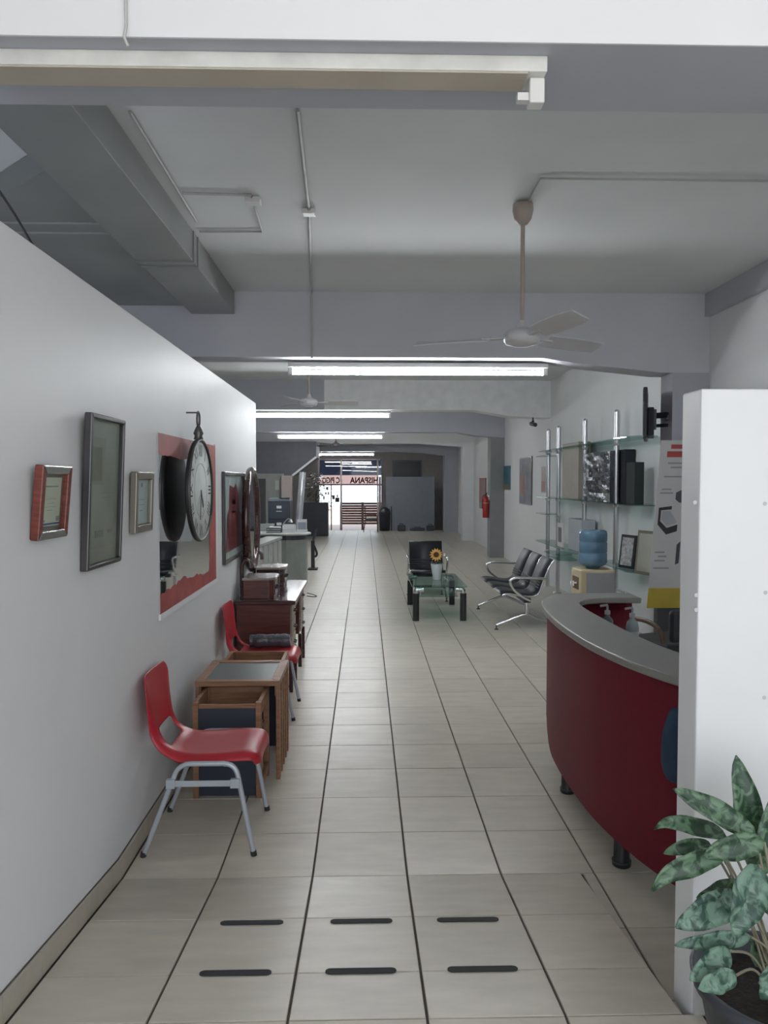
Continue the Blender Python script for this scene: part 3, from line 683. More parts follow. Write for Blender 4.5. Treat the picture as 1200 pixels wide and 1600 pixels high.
# ================================================================== NEST OF LOW TABLES
def open_box(label, x0, x1, y0, y1, h):
    t = thing('nesting_stool', label, 'stool', ((x0+x1)/2, (y0+y1)/2, 0), group='nesting stools')
    wx, wy = (x1-x0)/2, (y1-y0)/2
    for sx in (-1, 1):
        for sy in (-1, 1): MB().cbox((sx*(wx-.015), sy*(wy-.018), h/2), (.03, .036, h)).build('leg', WOOD, t, bevel=.003)
        MB().cbox((sx*(wx-.011), 0, h-.035), (.022, 2*wy-.072, .07)).build('side_rail', WOOD, t, bevel=.003)
        MB().cbox((sx*(wx-.011), 0, .06), (.02, 2*wy-.072, .05)).build('side_rail', WOOD, t, bevel=.003)
    MB().cbox((0, wy-.018, h-.06), (2*wx-.06, .016, .12)).build('back_rail', WOOD, t, bevel=.002)
    MB().cbox((0, -wy+.02, h*.48), (2*wx-.06, .014, h*.92)).build('front_panel', NAVY, t)
    MB().cbox((0, -wy+.02, h*.955), (2*wx-.06, .02, .02)).build('front_rail', WOOD, t, bevel=.002)
    MB().cbox((0, 0, h*.62), (2*wx-.044, 2*wy-.06, .015)).build('inner_shelf', WOOD, t)
    return t
open_box('open-topped wooden stool with a navy panel tucked behind the first red chair', -.905, -.545, 4.0, 4.34, .51)
open_box('open-topped wooden stool pushed under the low table from the dressing table side', -.90, -.515, 4.76, 5.15, .53)
lt = thing('low_table', 'low wooden side table with a dark glass inset top', 'table', (-.71, 4.50, 0))
hx, hy_, hh = .235, .255, .56
wtop = [(-hx,-hy_),(hx,-hy_),(hx-.05,-hy_+.05),(-hx+.05,-hy_+.05)], [(hx,-hy_),(hx,hy_),(hx-.05,hy_-.05),(hx-.05,-hy_+.05)], [(hx,hy_),(-hx,hy_),(-hx+.05,hy_-.05),(hx-.05,hy_-.05)], [(-hx,hy_),(-hx,-hy_),(-hx+.05,-hy_+.05),(-hx+.05,hy_-.05)]
for qd in wtop: MB().prism(qd, hh-.03, hh).build('top_rail', WOOD, lt, bevel=.003)
MB().box(-hx+.05, hx-.05, -hy_+.05, hy_-.05, hh-.016, hh-.006).build('glass_inset', pm('smoked_glass', (.10, .125, .125), .38, var=.02), lt)
for sx in (-1, 1):
    for yy in (-.225, -.11, .0, .11, .225):
        MB().cbox((sx*(hx-.012), yy, (hh-.03)/2), (.022, .045 if abs(yy) > .2 else .03, hh-.03)).build('leg' if abs(yy) > .2 else 'slat', WOOD, lt, bevel=.003)
MB().box(-hx+.02, -hx+.03, -hy_+.02, hy_-.02, .45, hh-.03).box(hx-.03, hx-.02, -hy_+.02, hy_-.02, .47, hh-.03).build('apron', WOOD, lt)

# ================================================================== DRESSING TABLE
dt = thing('dressing_table', 'mahogany dressing table with oval mirror and two small drawer boxes', 'dressing table', (-.79, 6.64, 0))
# local x -.23...+.24, y -.62...+.62
MB().box(-.235, .245, -.64, .63, .70, .735).build('table_top', MAHOD, dt, bevel=.010)
MB().box(-.20, .215, -.615, .605, .732, .737).build('top_inlay', pm('polished_dark_top', (.05, .03, .03), .08, var=.1, coat=.8), dt)
for s in (-1, 1):
    y0_, y1_ = (-.615, -.22) if s < 0 else (.22, .605)
    ped = MB().box(-.22, .20, y0_, y1_, .30, .70).build('pedestal', MAHOG, dt, bevel=.004)
    for k in range(3):
        z0_ = .315+k*.127
        dr = MB().box(.20, .212, y0_+.03, y1_-.03, z0_, z0_+.115).build('drawer', pm('pale_drawer_front', (.30, .24, .20), .4), dt, bevel=.003)
        MB().tube([(.212, (y0_+y1_)/2-.04, z0_+.06), (.232, (y0_+y1_)/2-.035, z0_+.055), (.232, (y0_+y1_)/2+.035, z0_+.055), (.212, (y0_+y1_)/2+.04, z0_+.06)], .006, 8).build('handle', BLACK, dr)
    for lx in (-.20, .205):
        for ly in (y0_+.02, y1_-.02):
            MB().obox((lx, ly, .30), (lx, ly, 0), .032, .032, (0,1,0)).build('leg', MAHOD, dt, bevel=.004)
MB().box(-.21, .2, -.22, .22, .60, .70).build('kneehole_drawer', MAHOG, dt, bevel=.004)
for s, zt_ in ((-1, .90), (1, .92)):
    yc = -.40 if s < 0 else .34
    bx = thing('drawer_box', '', '', (0,0,0)); bx.parent = dt
    for kk in ('label', 'category'): del bx[kk]
    poly = [(-.175, yc-.16), (.03, yc-.16), (.065, yc-.12), (.065, yc+.12), (.03, yc+.16), (-.175, yc+.16)]
    MB().prism(poly, .737, .885).build('box_body', MAHOG if s < 0 else MAHOD, bx, bevel=.004)
    poly2 = [(-.18, yc-.172), (.035, yc-.172), (.08, yc-.13), (.08, yc+.13), (.035, yc+.172), (-.18, yc+.172)]
    MB().prism(poly2, .885, .905).build('box_lid', pm('pale_sheen_lid', (.30, .26, .25), .2, coat=.5), bx, bevel=.004)
    MB().box(.065, .071, yc-.10, yc+.10, .76, .87).build('box_drawer', MAHOD, bx)
    for ky in (-.05, .05): MB().sphere((.078, yc+ky, .815), .012, 10, 6).build('knob', BLACK, bx)
OC = Vector((-.176, -.07, 1.345)); OA, OB = .31, .415
P = [(OC.x, OC.y+OA*math.cos(2*PI*k/48), OC.z+OB*math.sin(2*PI*k/48)) for k in range(48)]
mf = MB().tube(P, .034, 12, closed=True).build('mirror_frame', MAHOD, dt)
MB().prism([(OC.y+(OA-.01)*math.cos(2*PI*k/40), OC.z+(OB-.01)*math.sin(2*PI*k/40)) for k in range(40)], OC.x-.008, OC.x+.006, 'x').build('mirror_glass', MIRROR, mf)
MB().prism([(OC.y+OA*math.cos(2*PI*k/40), OC.z+OB*math.sin(2*PI*k/40)) for k in range(40)], OC.x-.02, OC.x-.008, 'x').build('mirror_back', MAHOG, mf)
for yy in (-.36, .34):
    MB().tube(bez([(-.215, yy, .737), (-.215, yy, .95), (-.205, yy, 1.0), (-.18, yy, 1.03), (-.15, yy, 1.01), (-.145, yy, .96)], 6), .016, 10).build('mirror_post', MAHOD, dt)
    MB().tube([(-.19, yy, 1.02), (-.205, yy*.80, 1.08)], .012, 8).build('pivot_arm', MAHOD, dt)
run('power_cord', bez([(-.545, 7.2, .62), (-.50, 7.25, .60), (-.46, 7.3, .575), (-.49, 7.33, .565), (-.55, 7.28, .58)], 5), .004, RUBBER, 'loop of thin cord hanging off the dressing table', 'cord')

# ================================================================== WAITING AREA
# glass coffee table
gt = thing('coffee_table', 'glass coffee table with black legs and chrome corners', 'table', (.885, 9.62, 0))
tx, ty, th = .325, .66, .43
poly = []
for cx, cy, a0 in ((tx-.06, ty-.06, 0), (-tx+.06, ty-.06, 90), (-tx+.06, -ty+.06, 180), (tx-.06, -ty+.06, 270)):
    for k in range(5): a = math.radians(a0+k*22.5); poly.append((cx+.06*math.cos(a), cy+.06*math.sin(a)))
MB().prism(poly, th-.010, th).build('glass_top', GLASST, gt)
MB().box(-.235, .235, -.5, .5, .285, .293).build('glass_shelf', GLASST, gt)
for sx in (-1, 1):
    for sy in (-1, 1):
        lx, ly = sx*(tx-.045), sy*(ty-.07)
        lg = MB().tube([(lx, ly, .018), (lx, ly, th-.085)], .038, 16).build('leg', BLACK, gt)
        MB().tube([(lx, ly, 0), (lx, ly, .02)], .040, 16).build('foot_ring', CHROME, lg)
        MB().tube(rounded([(lx, ly, th-.09), (lx, ly, th-.040), (lx-sx*.09, ly, th-.040)], .06, 5), .028, 12).build('corner_bracket', CHROME, lg)
        MB().tube([(sx*.215, sy*.45, .293), (sx*.215, sy*.45, th-.01)], .006, 8).build('shelf_rod', CHROME, gt)
# vase with sunflower
vs = thing('flower_vase', 'white vase holding a single sunflower on the glass table', 'vase', (.905, 9.62, th))
MB().lathe([(.001, 0), (.045, 0), (.05, .01), (.055, .06), (.068, .14), (.075, .20), (.072, .205), (.062, .14), (.05, .06), (.001, .02)], n=20).build('vase_body', pm('white_ceramic', (.66, .69, .73), .3), vs)
GREEN = pm('stem_green', (.035, .07, .045), .5)
fl_ = bpy.data.objects.new('flower', None); COL.objects.link(fl_); fl_.parent = vs
MB().tube(bez([(0, 0, .05), (.005, 0, .2), (-.01, -.01, .28), (-.01, -.03, .315)], 4), .006, 8).build('stem', GREEN, fl_)
for a in range(6):
    an = a*60+15; L = .10; ca, sa = math.cos(math.radians(an)), math.sin(math.radians(an))
    mb = MB().add([(0,0,.20), (ca*.05-sa*.03, sa*.05+ca*.03, .235), (ca*L, sa*L, .20), (ca*.05+sa*.03, sa*.05-ca*.03, .235), (ca*.05, sa*.05, .222)], [(0,1,4),(1,2,4),(2,3,4),(3,0,4)])
    mb.build('leaf', GREEN, fl_, solid=.002)
hd = Matrix.Translation((-.01, -.045, .32)) @ Matrix.Rotation(math.radians(72), 4, 'X')
YEL = pm('sunflower_petal', (.62, .36, .08), .5, var=.15, scale=20)
for k in range(14):
    a = 2*PI*k/14; ca, sa = math.cos(a), math.sin(a); r0, r1, r2, wv = .028, .055, .09, .015
    mb = MB().add([(ca*r0-sa*.006, sa*r0+ca*.006, .002), (ca*r0+sa*.006, sa*r0-ca*.006, .002), (ca*r1+sa*wv, sa*r1-ca*wv, .008), (ca*r2, sa*r2, -.002), (ca*r1-sa*wv, sa*r1+ca*wv, .008)], [(0,1,2,3,4)])
    mb.xf(hd).build('petal', YEL, fl_, solid=.002)
MB().lathe([(.001, -.012), (.034, -.008), (.036, .004), (.03, .012), (.001, .014)], n=18).xf(hd).build('flower_head', pm('sunflower_disc', (.07, .022, .01), .8, var=.3, scale=60), fl_)

def steel_seat(name, label, cat, nseats, wseat, loc, rz, feet=True):
    """airport style seating; local front = -Y, seats along X"""
    t = thing(name, label, cat, loc, rz)
    W = nseats*wseat
    prof = [(-.31, .395), (-.29, .412), (-.22, .415), (-.10, .395), (.0, .385), (.06, .395), (.10, .43), (.125, .50), (.155, .58), (.19, .67), (.235, .755), (.265, .79)]
    PP = bez([Vector((p[0], p[1], 0)) for p in prof], 3)
    for k in range(nseats):
        x0, x1 = -W/2+k*wseat+.012, -W/2+(k+1)*wseat-.012
        mb = MB(); n = len(PP); v = []
        for p in PP:
            for xx in (x0, x1): v.append((xx, p.x, p.y))
        mb.add(v, [(i*2, i*2+1, i*2+3, i*2+2) for i in range(n-1)], True)
        sp = mb.build('seat_pad', BLEATHER, t, solid=.022)
        # horizontal stitched ribs low on the back
        rb = MB()
        for yy, zz in ((.112, .475), (.122, .505), (.132, .535)): rb.tube([(x0+.02, yy-.014, zz), (x1-.02, yy-.014, zz)], .008, 8)
        rb.build('stitched_rib', BLEATHER, sp)
        for xx in (x0-.004, x1+.004):
            MB().tube([(xx, p.x, p.y) for p in PP], .0095, 8).build('edge_trim', CHROME, sp)
    MB().box(-W/2+.05, W/2-.05, -.06, .02, .31, .36).build('beam', DGREY, t, bevel=.004)
    for s in (-1, 1):
        xx = s*(W/2+.028)
        MB().tube(bez([(xx, .17, .59), (xx, -.05, .60), (xx, -.17, .60), (xx, -.225, .575), (xx, -.225, .53), (xx, -.18, .46), (xx, -.08, .385), (xx, .0, .345)], 5), .016, 10).build('armrest', CHROME, t)
        MB().tube([(xx, .17, .59), (xx*.99, .175, .62)], .012, 8).build('arm_joint', CHROME, t)
        xl_ = s*(W/2-.10) if nseats > 1 else s*(W/2)
        lg = MB().tube(rounded([(xl_, -.36, .05), (xl_, -.06, .17), (xl_, .0, .17), (xl_, .28, .05)], .05, 4), [.016]*2+[.018]*12+[.016]*0 if False else .018, 10).build('leg', CHROME, t)
        MB().tube([(xl_, -.02, .16), (xl_, -.02, .33)], .022, 12).build('leg_post', CHROME, lg)
        for fy in (-.36, .28): MB().tube([(xl_, fy, 0), (xl_, fy, .012), (xl_, fy, .016), (xl_, fy, .055)], [.022, .022, .008, .008], 10).build('levelling_foot', DGREY, lg)
    return t
steel_seat('bench_seat', 'three-seat black and chrome waiting bench beside the glass shelving', 'bench', 3, .53, (1.84, 9.25, 0), -PI/2)
steel_seat('armchair', 'single black and chrome waiting chair behind the glass coffee table', 'chair', 1, .50, (.885, 10.95, 0), 0)

# ================================================================== RECEPTION DESK
rd = thing('reception_desk', 'curved maroon reception desk with a grey worktop on black feet', 'desk', (1.3, 3.7, 0))
O = Vector((1.3, 3.7, 0))
outer = [Vector((p[0], p[1], 0)) for p in ((1.40, 2.35), (1.24, 2.60), (1.135, 2.80), (1.055, 3.05), (1.0, 3.38), (.985, 3.75), (.995, 4.1), (1.03, 4.42), (1.09, 4.66), (1.20, 4.83), (1.36, 4.90), (1.71, 4.90))]
inner = [Vector((p[0], p[1], 0)) for p in ((1.71, 4.68), (1.50, 4.68), (1.36, 4.64), (1.28, 4.52), (1.255, 4.34), (1.255, 4.0), (1.27, 3.6), (1.31, 3.25), (1.40, 2.95), (1.56, 2.65), (1.68, 2.50))]
oc = bez(outer, 5); ic = bez(inner, 5)
ZT = .95
# worktop: strip between the two curves
def resample(c, n):
    L = [0]
    for i in range(1, len(c)): L.append(L[-1]+(c[i]-c[i-1]).length)
    out = []
    for k in range(n):
        s = L[-1]*k/(n-1); i = max(j for j in range(len(L)) if L[j] <= s+1e-9); i = min(i, len(c)-2)
        t_ = (s-L[i])/max(1e-9, L[i+1]-L[i]); out.append(c[i].lerp(c[i+1], t_))
    return out
N = 40; A = resample(oc, N); B = list(reversed(resample(ic, N)))
mb = MB(); v = []
for i in range(N):
    for p, z in ((A[i], ZT-.035), (B[i], ZT-.035), (B[i], ZT), (A[i], ZT)): v.append((p.x-O.x, p.y-O.y, z))
f = []
for i in range(N-1):
    k = i*4; j = k+4; f += [(k,j,j+3,k+3), (k+1,k+2,j+2,j+1), (k+3,j+3,j+2,k+2), (k,k+1,j+1,j)]
f += [(0,3,2,1), ((N-1)*4, (N-1)*4+1, (N-1)*4+2, (N-1)*4+3)]
mb.add(v, f); mb.build('worktop', WORKTOP, rd, bevel=.008)
def inset(c, d):
    out = []
    for i in range(len(c)):
        t_ = (c[min(i+1, len(c)-1)]-c[max(i-1, 0)]).normalized(); out.append(Vector((c[i].x+t_.y*d, c[i].y-t_.x*d, 0)))
    return out
fr = inset(resample(oc, 60), .035)
# front panel with rounded lower far corner
def panel_strip(pts, zlo, zhi, mat, name, th=.02):
    mb = MB(); v = []
    L = len(pts)
    for i in range(L):
        t_ = (pts[min(i+1, L-1)]-pts[max(i-1, 0)]).normalized(); nn = Vector((t_.y, -t_.x, 0))*th
        z0_ = zlo(i) if callable(zlo) else zlo
        a_, b_ = pts[i]-O, pts[i]+nn-O
        v += [(a_.x,a_.y,z0_),(b_.x,b_.y,z0_),(b_.x,b_.y,zhi),(a_.x,a_.y,zhi)]
    f = []
    for i in range(L-1):
        k = i*4; j = k+4; f += [(k,j,j+3,k+3), (k+1,k+2,j+2,j+1), (k+3,j+3,j+2,k+2), (k,k+1,j+1,j)]
    f += [(0,3,2,1), ((L-1)*4, (L-1)*4+1, (L-1)*4+2, (L-1)*4+3)]
    mb.add(v, f, True); return mb.build(name, mat, rd, smooth=True)
cut = [i for i, p in enumerate(fr) if p.y < 4.5 or p.x < 1.06][-1]
kn = cut
def zlo(i):
    d = (kn-i)/6.0
    return .145+.13*max(0, 1-d)**2 if d < 1 else .145
fp = panel_strip(fr[:kn+1], zlo, ZT-.035, MAROON, 'front_panel')
fp.data.polygons.foreach_set('use_smooth', [False]*len(fp.data.polygons))
panel_strip(fr[kn:], .27, ZT-.035, MAROON, 'return_panel')
# inner desk and feet
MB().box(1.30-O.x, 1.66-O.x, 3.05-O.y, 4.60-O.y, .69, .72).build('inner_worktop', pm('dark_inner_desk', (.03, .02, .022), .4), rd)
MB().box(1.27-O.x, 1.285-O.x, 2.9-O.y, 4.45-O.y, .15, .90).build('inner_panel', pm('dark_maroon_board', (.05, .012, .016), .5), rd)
MB().box(1.60-O.x, 1.66-O.x, 4.55-O.y, 4.67-O.y, .0, .70).build('inner_leg', BLACK, rd)
MB().box(1.60-O.x, 1.66-O.x, 3.05-O.y, 3.11-O.y, .0, .70).build('inner_leg', BLACK, rd)
for (px, py) in ((887, 1238), (971, 1352), (1100, 1500)):
    g = at_z(px, py, 0)
    if px > 1050: g = Vector((1.28, 2.72, 0))
    lg = MB().lathe([(.035, 0), (.04, .004), (.04, .02), (.034, .03), (.034, .17), (.03, .2)], (g.x-O.x, g.y-O.y, 0), 18).build('foot', BLACK, rd)
    MB().lathe([(.041, .018), (.0415, .022), (.041, .026)], (g.x-O.x, g.y-O.y, 0), 18).build('foot_ring', DGREY, lg)
for (x, y_) in ((1.40, 4.78), (1.66, 4.78)): MB().lathe([(.035, 0), (.034, .3)], (x-O.x, y_-O.y, 0), 16).build('foot', BLACK, rd)

# sanitiser bottles on the inner desk
def bottle(px, py, Y, label, body):
    p = at_y(px, py, Y); t = thing('pump_bottle', label, 'bottle', (p.x, Y, .72), group='pump bottles on the inner desk')
    MB().lathe([(.001, 0), (.033, .002), (.036, .01), (.036, .12), (.03, .15), (.014, .168), (.014, .18)], n=18).build('bottle_body', body, t)
    PUMPM = pm('translucent_pump', (.34, .36, .37), .3)
    MB().lathe([(.016, .178), (.016, .2), (.006, .202), (.006, .23)], n=14).build('pump_collar', PUMPM, t)
    MB().tube([(0, 0, .232), (-.045, -.01, .228)], .007, 8).build('pump_spout', PUMPM, t)
    MB().lathe([(.0365, .03), (.0365, .10)], n=18).build('bottle_label', pm('pale_label', (.45, .47, .48), .5), t)
bottle(988, 965, 4.30, 'clear pump bottle near the free end of the reception worktop', pm('clear_gel', (.28, .34, .36), .12))
bottle(949, 965, 4.40, 'pump bottle with a clear cap in the dark corner of the reception desk', pm('dark_bottle', (.10, .13, .14), .15))
# blue cloth bag against the desk
bg_ = MB(); Nn, Mm = 9, 14
c0 = Vector((1.115, 2.765, .60))
for i in range(Nn+1):
    tt = i/Nn; z = -.14+.28*tt; rr = .075*math.sin(PI*min(1, .12+tt*.8))**.7*(1.15-.55*tt)
    for k in range(Mm):
        a = 2*PI*k/Mm; wob = 1+.12*math.sin(3*a+5*tt)
        bg_.v.append(Vector((rr*1.1*wob*math.cos(a)+.025*(1-tt), .6*rr*wob*math.sin(a), z)))
for i in range(Nn):
    for k in range(Mm): bg_.f.append((i*Mm+k, i*Mm+(k+1)%Mm, (i+1)*Mm+(k+1)%Mm, (i+1)*Mm+k)); bg_.smooth.append(True)
bg_.f += [tuple(reversed(range(Mm))), tuple(range(Nn*Mm, Nn*Mm+Mm))]; bg_.smooth += [True]*2
BAGM = pm('dark_blue_cloth', (.02, .045, .085), .8, var=.2, scale=20)
tb = thing('cloth_bag', 'dark blue cloth bag hanging on the maroon desk front', 'bag', (1.118, 2.70, .72))
o = bg_.build('bag_body', BAGM, tb, sub=1)
MB().tube(bez([(.03, .0, .12), (.07, .01, .17), (.10, .03, .2), (.12, .05, .21)], 4), .006, 6).build('strap', BAGM, tb)

# ================================================================== WHITE BOARD PANEL AND POTTED PLANT
wp = struct('wall_panel', MB().box(.945, 2.1, 2.145, 2.275, ZL-.05, 1.93), BOARD, 'tall white screen panel beside the ramp', 'panel', bevel=.006)
mb = MB()
for px, py in ((1086, 785), (1088, 930), (1195, 787), (1196, 926), (1194, 1090), (1088, 953)):
    c = at_y(px, py, 2.145); mb.lathe([(.006, 2.1445), (.006, 2.1455)], (c.x, 0, c.z), 10, 'y')
mb.build('screw_patch', pm('filler_grey', (.55, .56, .58), .6), wp)
MB().box(.95, 2.1, 2.133, 2.145, ZL, ZL+.11).build('kick_strip', pm('kick_white', (.66, .66, .66), .5), wp)

PX, PY = 1.035, 1.84
pp = thing('potted_plant', 'variegated green plant in a dark grey pot before the white panel', 'plant', (PX, PY, ZL))
POT = pm('dark_grey_pot', (.05, .055, .068), .5, var=.1)
PH = .30
MB().lathe([(.001, 0), (.135, 0), (.14, .01), (.19, PH-.04), (.206, PH-.035), (.212, PH), (.197, PH), (.185, PH-.05), (.001, PH-.06)], n=40).build('pot', POT, pp)
so_ = MB(); 
so_.lathe([(.001, PH-.03), (.08, PH-.035), (.186, PH-.048)], n=28); so_.build('soil', pm('dark_soil', (.02, .015, .013), .95, var=.4, scale=40, bump=1, bscale=60), pp)
LEAF = leafm('variegated_leaf', (.018, .052, .026), (.115, .205, .12), 30)
LEAF2 = leafm('pale_variegated_leaf', (.018, .060, .042), (.15, .255, .19), 28)
STEM = pm('petiole', (.30, .27, .20), .5)
base = Vector((PX, PY, ZL))
def leaf(bp, tp, wpx, Yb, Yt, bow=.02, droop=0., roll=0., mat=LEAF, crown=None, curl=0.):
    """leaf from pixel bp to pixel tp; depths near the pot, wpx its greatest width in px"""
    B_ = at_y(bp[0], bp[1], Yb); T_ = at_y(tp[0], tp[1], Yt)
    d = T_-B_; L = d.length; wd = 1.22*wpx*((Yb+Yt)/2)/F/2
    mid = (B_+T_)/2+Vector((0, 0, bow))
    NL, NW = 14, 4; mb = MB(); vs_ = []
    view = Vector((0, -1, .25)).normalized()
    for i in range(NL+1):
        t_ = i/NL; p = (1-t_)**2*B_+2*t_*(1-t_)*mid+t_*t_*T_
        if curl and t_ > .8: p = p+Vector((0, 0, -curl*((t_-.8)/.2)**2))
        tg = (2*(1-t_)*(mid-B_)+2*t_*(T_-mid)).normalized()
        sd = tg.cross(view).normalized(); nn = sd.cross(tg).normalized()
        Rm = Matrix.Rotation(roll, 3, tg); sd = Rm @ sd; nn = Rm @ nn
        w_ = wd*(math.sin(PI*t_**.8)**.62 if t_ < 1 else 0)
        w_ = max(w_, .0015)
        wave = .004*math.sin(t_*14+bp[0])
        for k in range(-NW//2, NW//2+1):
            u = k/(NW/2); vs_.append(p+sd*u*w_+nn*(abs(u)*w_*.28+wave*abs(u))-base)
    q_ = NW+1
    mb.add(vs_, [(i*q_+k, i*q_+k+1, (i+1)*q_+k+1, (i+1)*q_+k) for i in range(NL) for k in range(NW)], True)
    lo = mb.build('leaf', mat, pp, solid=.0012)
    cr = Vector(crown) if crown else Vector((random.uniform(-.03, .03), random.uniform(-.03, .03), PH-.03))
    B0 = B_-base
    MB().tube(bez([cr, cr*.5+B0*.5+Vector((0, 0, .03)), B0], 5), .0032, 6).build('petiole', STEM, lo)
    return lo
LV = [((1186,1372),(1150,1180),42,1.86,1.92,.0,0), ((1192,1368),(1222,1215),40,1.82,1.86,0,0),
 ((1182,1308),(1051,1233),31,1.80,1.84,.012,.2), ((1136,1308),(1022,1284),24,1.88,1.90,.018,.4), ((1194,1316),(1098,1338),34,1.74,1.74,.012,0),
 ((1112,1322),(1037,1334),20,1.86,1.86,.015,.3), ((1132,1336),(1016,1382),30,1.78,1.78,.022,0), ((1126,1328),(1168,1341),12,1.84,1.84,0,.2),
 ((1166,1384),(1089,1404),24,1.82,1.80,.016,0), ((1186,1352),(1148,1462),50,1.70,1.64,.012,0), ((1160,1402),(1056,1450),42,1.74,1.72,.012,.1),
 ((1174,1464),(1053,1477),23,1.78,1.76,.004,0), ((1142,1486),(1078,1532),32,1.74,1.70,.006,.2), ((1150,1524),(1090,1544),30,1.70,1.68,.004,0),
 ((1216,1506),(1190,1562),34,1.66,1.64,0,0), ((1186,1512),(1176,1462),22,1.84,1.86,0,.2), ((1215,1420),(1180,1400),30,1.72,1.70,.01,0),
 ((1150,1390),(1128,1330),11,1.86,1.86,0,.9), ((1230,1330),(1330,1270),34,1.8,1.82,.015,0), ((1230,1390),(1345,1380),36,1.76,1.74,.03,0), ((1235,1450),(1330,1480),34,1.74,1.7,.03,0), ((1225,1380),(1290,1220),34,1.86,1.88,0,0)]
for i, (bp, tp, wpx, Yb, Yt, bow, roll) in enumerate(LV):
    leaf(bp, tp, wpx, Yb, Yt, bow, 0, roll, LEAF2 if i in (9, 10, 11, 12, 13, 14) else LEAF, curl=.02 if i in (3, 6) else 0)
RT = pm('reddish_root', (.24, .10, .075), .6)
for k in range(5): MB().tube(bez([(random.uniform(-.04,.06), random.uniform(-.05,.05), PH-.03), (random.uniform(-.03,.06), random.uniform(-.04,.04), PH+.04), (random.uniform(-.04,.08), random.uniform(-.04,.04), PH+.09)], 4), .004, 6).build('stem', RT if k % 2 else STEM, pp)

# ================================================================== RIGHT WALL: SHELVING
SX = 2.88; SY = (12.0, 11.36, 10.0, 8.73)
su = thing('glass_shelving', 'tall glass shelving on four chrome posts beside the television', 'shelving', (SX, 10.3, 0))
for Yp in SY:
    p = MB().tube([(0, Yp-10.3, 0), (0, Yp-10.3, 2.46)], .030, 16).build('post', STEEL, su)
    MB().lathe([(.031, 2.46), (.031, 2.475), (.02, 2.487), (.001, 2.49)], (0, Yp-10.3, 0), 16).build('post_cap', CHROME, p)
    MB().lathe([(.06, 0), (.06, .012), (.032, .02)], (0, Yp-10.3, 0), 18).build('base_plate', STEEL, p)
    for zz in (2.13, 1.425, .73): MB().lathe([(.038, zz-.05), (.045, zz-.012), (.045, zz-.004)], (0, Yp-10.3, 0), 16).build('shelf_clamp', CHROME, p)
    if Yp in SY[:2]:
        for zz in (1.16, .60): MB().lathe([(.038, zz-.03), (.045, zz-.004)], (0, Yp-10.3, 0), 16).build('shelf_clamp', CHROME, p)
def shelf(y0, y1, z, x0=-.17, x1=.15, rnd=True):
    pl = []
    if rnd:
        r_ = (x1-x0)/2; cx = (x0+x1)/2
        for k in range(9): a = PI+PI*k/8; pl.append((cx+r_*math.cos(a), y0-10.3+r_*1.0+r_*math.sin(a)))
        for k in range(9): a = PI*k/8; pl.append((cx+r_*math.cos(a), y1-10.3-r_+r_*math.sin(a)))
    MB().prism(pl, z-.004, z+.006).build('glass_shelf', GLASSS, su)
shelf(7.75, 12.1, 2.13); shelf(7.6, 12.25, 1.425); shelf(9.75, 12.25, .73); shelf(7.75, 9.05, .76-.03)
for z_, ya2, yb2 in ((2.06, 11.7, 12.35), (1.16, 11.7, 12.35), (.60, 11.0, 11.75), (.55, 10.7, 11.5)): shelf(ya2, yb2, z_, -.15, .15)
for z_, ya2, yb2 in ((.44, 7.9, 8.7),): MB().tube([(0, ya2-10.3, z_), (0, yb2-10.3, z_)], .012, 8).build('cross_rail', CHROME, su)
# things standing on the shelves
def sbox(name, pa, pb, Yn, depth, z, mat, label, cat, X0=2.80, bevel=.004, cls=None):
    """box on a shelf: front seen from pixel pa (left) to pb (right) along the wall plane X0"""
    y_far = at_x(pa[0], 800, X0).y; y_near = at_x(pb[0], 800, X0).y
    zt_ = at_x(pb[0], pb[1], X0).z
    o = MB().box(X0, X0+depth, y_near, y_far, z, zt_).build(name, mat, org=(X0, (y_near+y_far)/2, z), bevel=bevel)
    return tag(o, label, cat)
sbox('cardboard_box', (878, 690), (903, 690), 0, .16, 1.4315, pm('beige_carton', (.36, .33, .28), .6, var=.08), 'tall beige carton on the middle glass shelf', 'box')
# foil wrapped pack: crinkled
FOIL = pm('crinkled_silver_wrap', (.09, .10, .12), .12, .6, var=.35, scale=12, bump=1.0, bscale=22)
y_f, y_n = at_x(911, 740, 2.80).y, at_x(953, 740, 2.80).y
mb = MB(); NY, NZ = 10, 12; z0_, z1_ = 1.4315, 2.02
vv = []
for i in range(NY+1):
    for j in range(NZ+1):
        yy = y_n+(y_f-y_n)*i/NY; zz = z0_+(z1_-z0_)*j/NZ
        e = math.sin(PI*i/NY)**.5*math.sin(PI*min(1, max(0.0, j/NZ)))**.4 if 0 < i < NY and 0 < j < NZ else 0
        vv.append((2.80-.02*e+random.uniform(-.022, .022)*(1 if 0 < i < NY and 0 < j < NZ else .2), yy, zz))
nf = len(vv); vv += [(2.905, p[1], p[2]) for p in vv]
q_ = NZ+1; ff = []
for i in range(NY):
    for j in range(NZ):
        a_ = i*q_+j; ff += [(a_, a_+1, a_+q_+1, a_+q_), (nf+a_, nf+a_+q_, nf+a_+q_+1, nf+a_+1)]
for j in range(NZ): ff += [(j, nf+j, nf+j+1, j+1), (NY*q_+j, NY*q_+j+1, nf+NY*q_+j+1, nf+NY*q_+j)]
for i in range(NY): ff += [(i*q_, (i+1)*q_, nf+(i+1)*q_, nf+i*q_), (i*q_+NZ, nf+i*q_+NZ, nf+(i+1)*q_+NZ, (i+1)*q_+NZ)]
mb.add(vv, ff); tag(mb.build('wrapped_pack', FOIL, org=(2.86, (y_n+y_f)/2, z0_)), 'crinkled silver-black wrapped pack on the middle glass shelf', 'package')
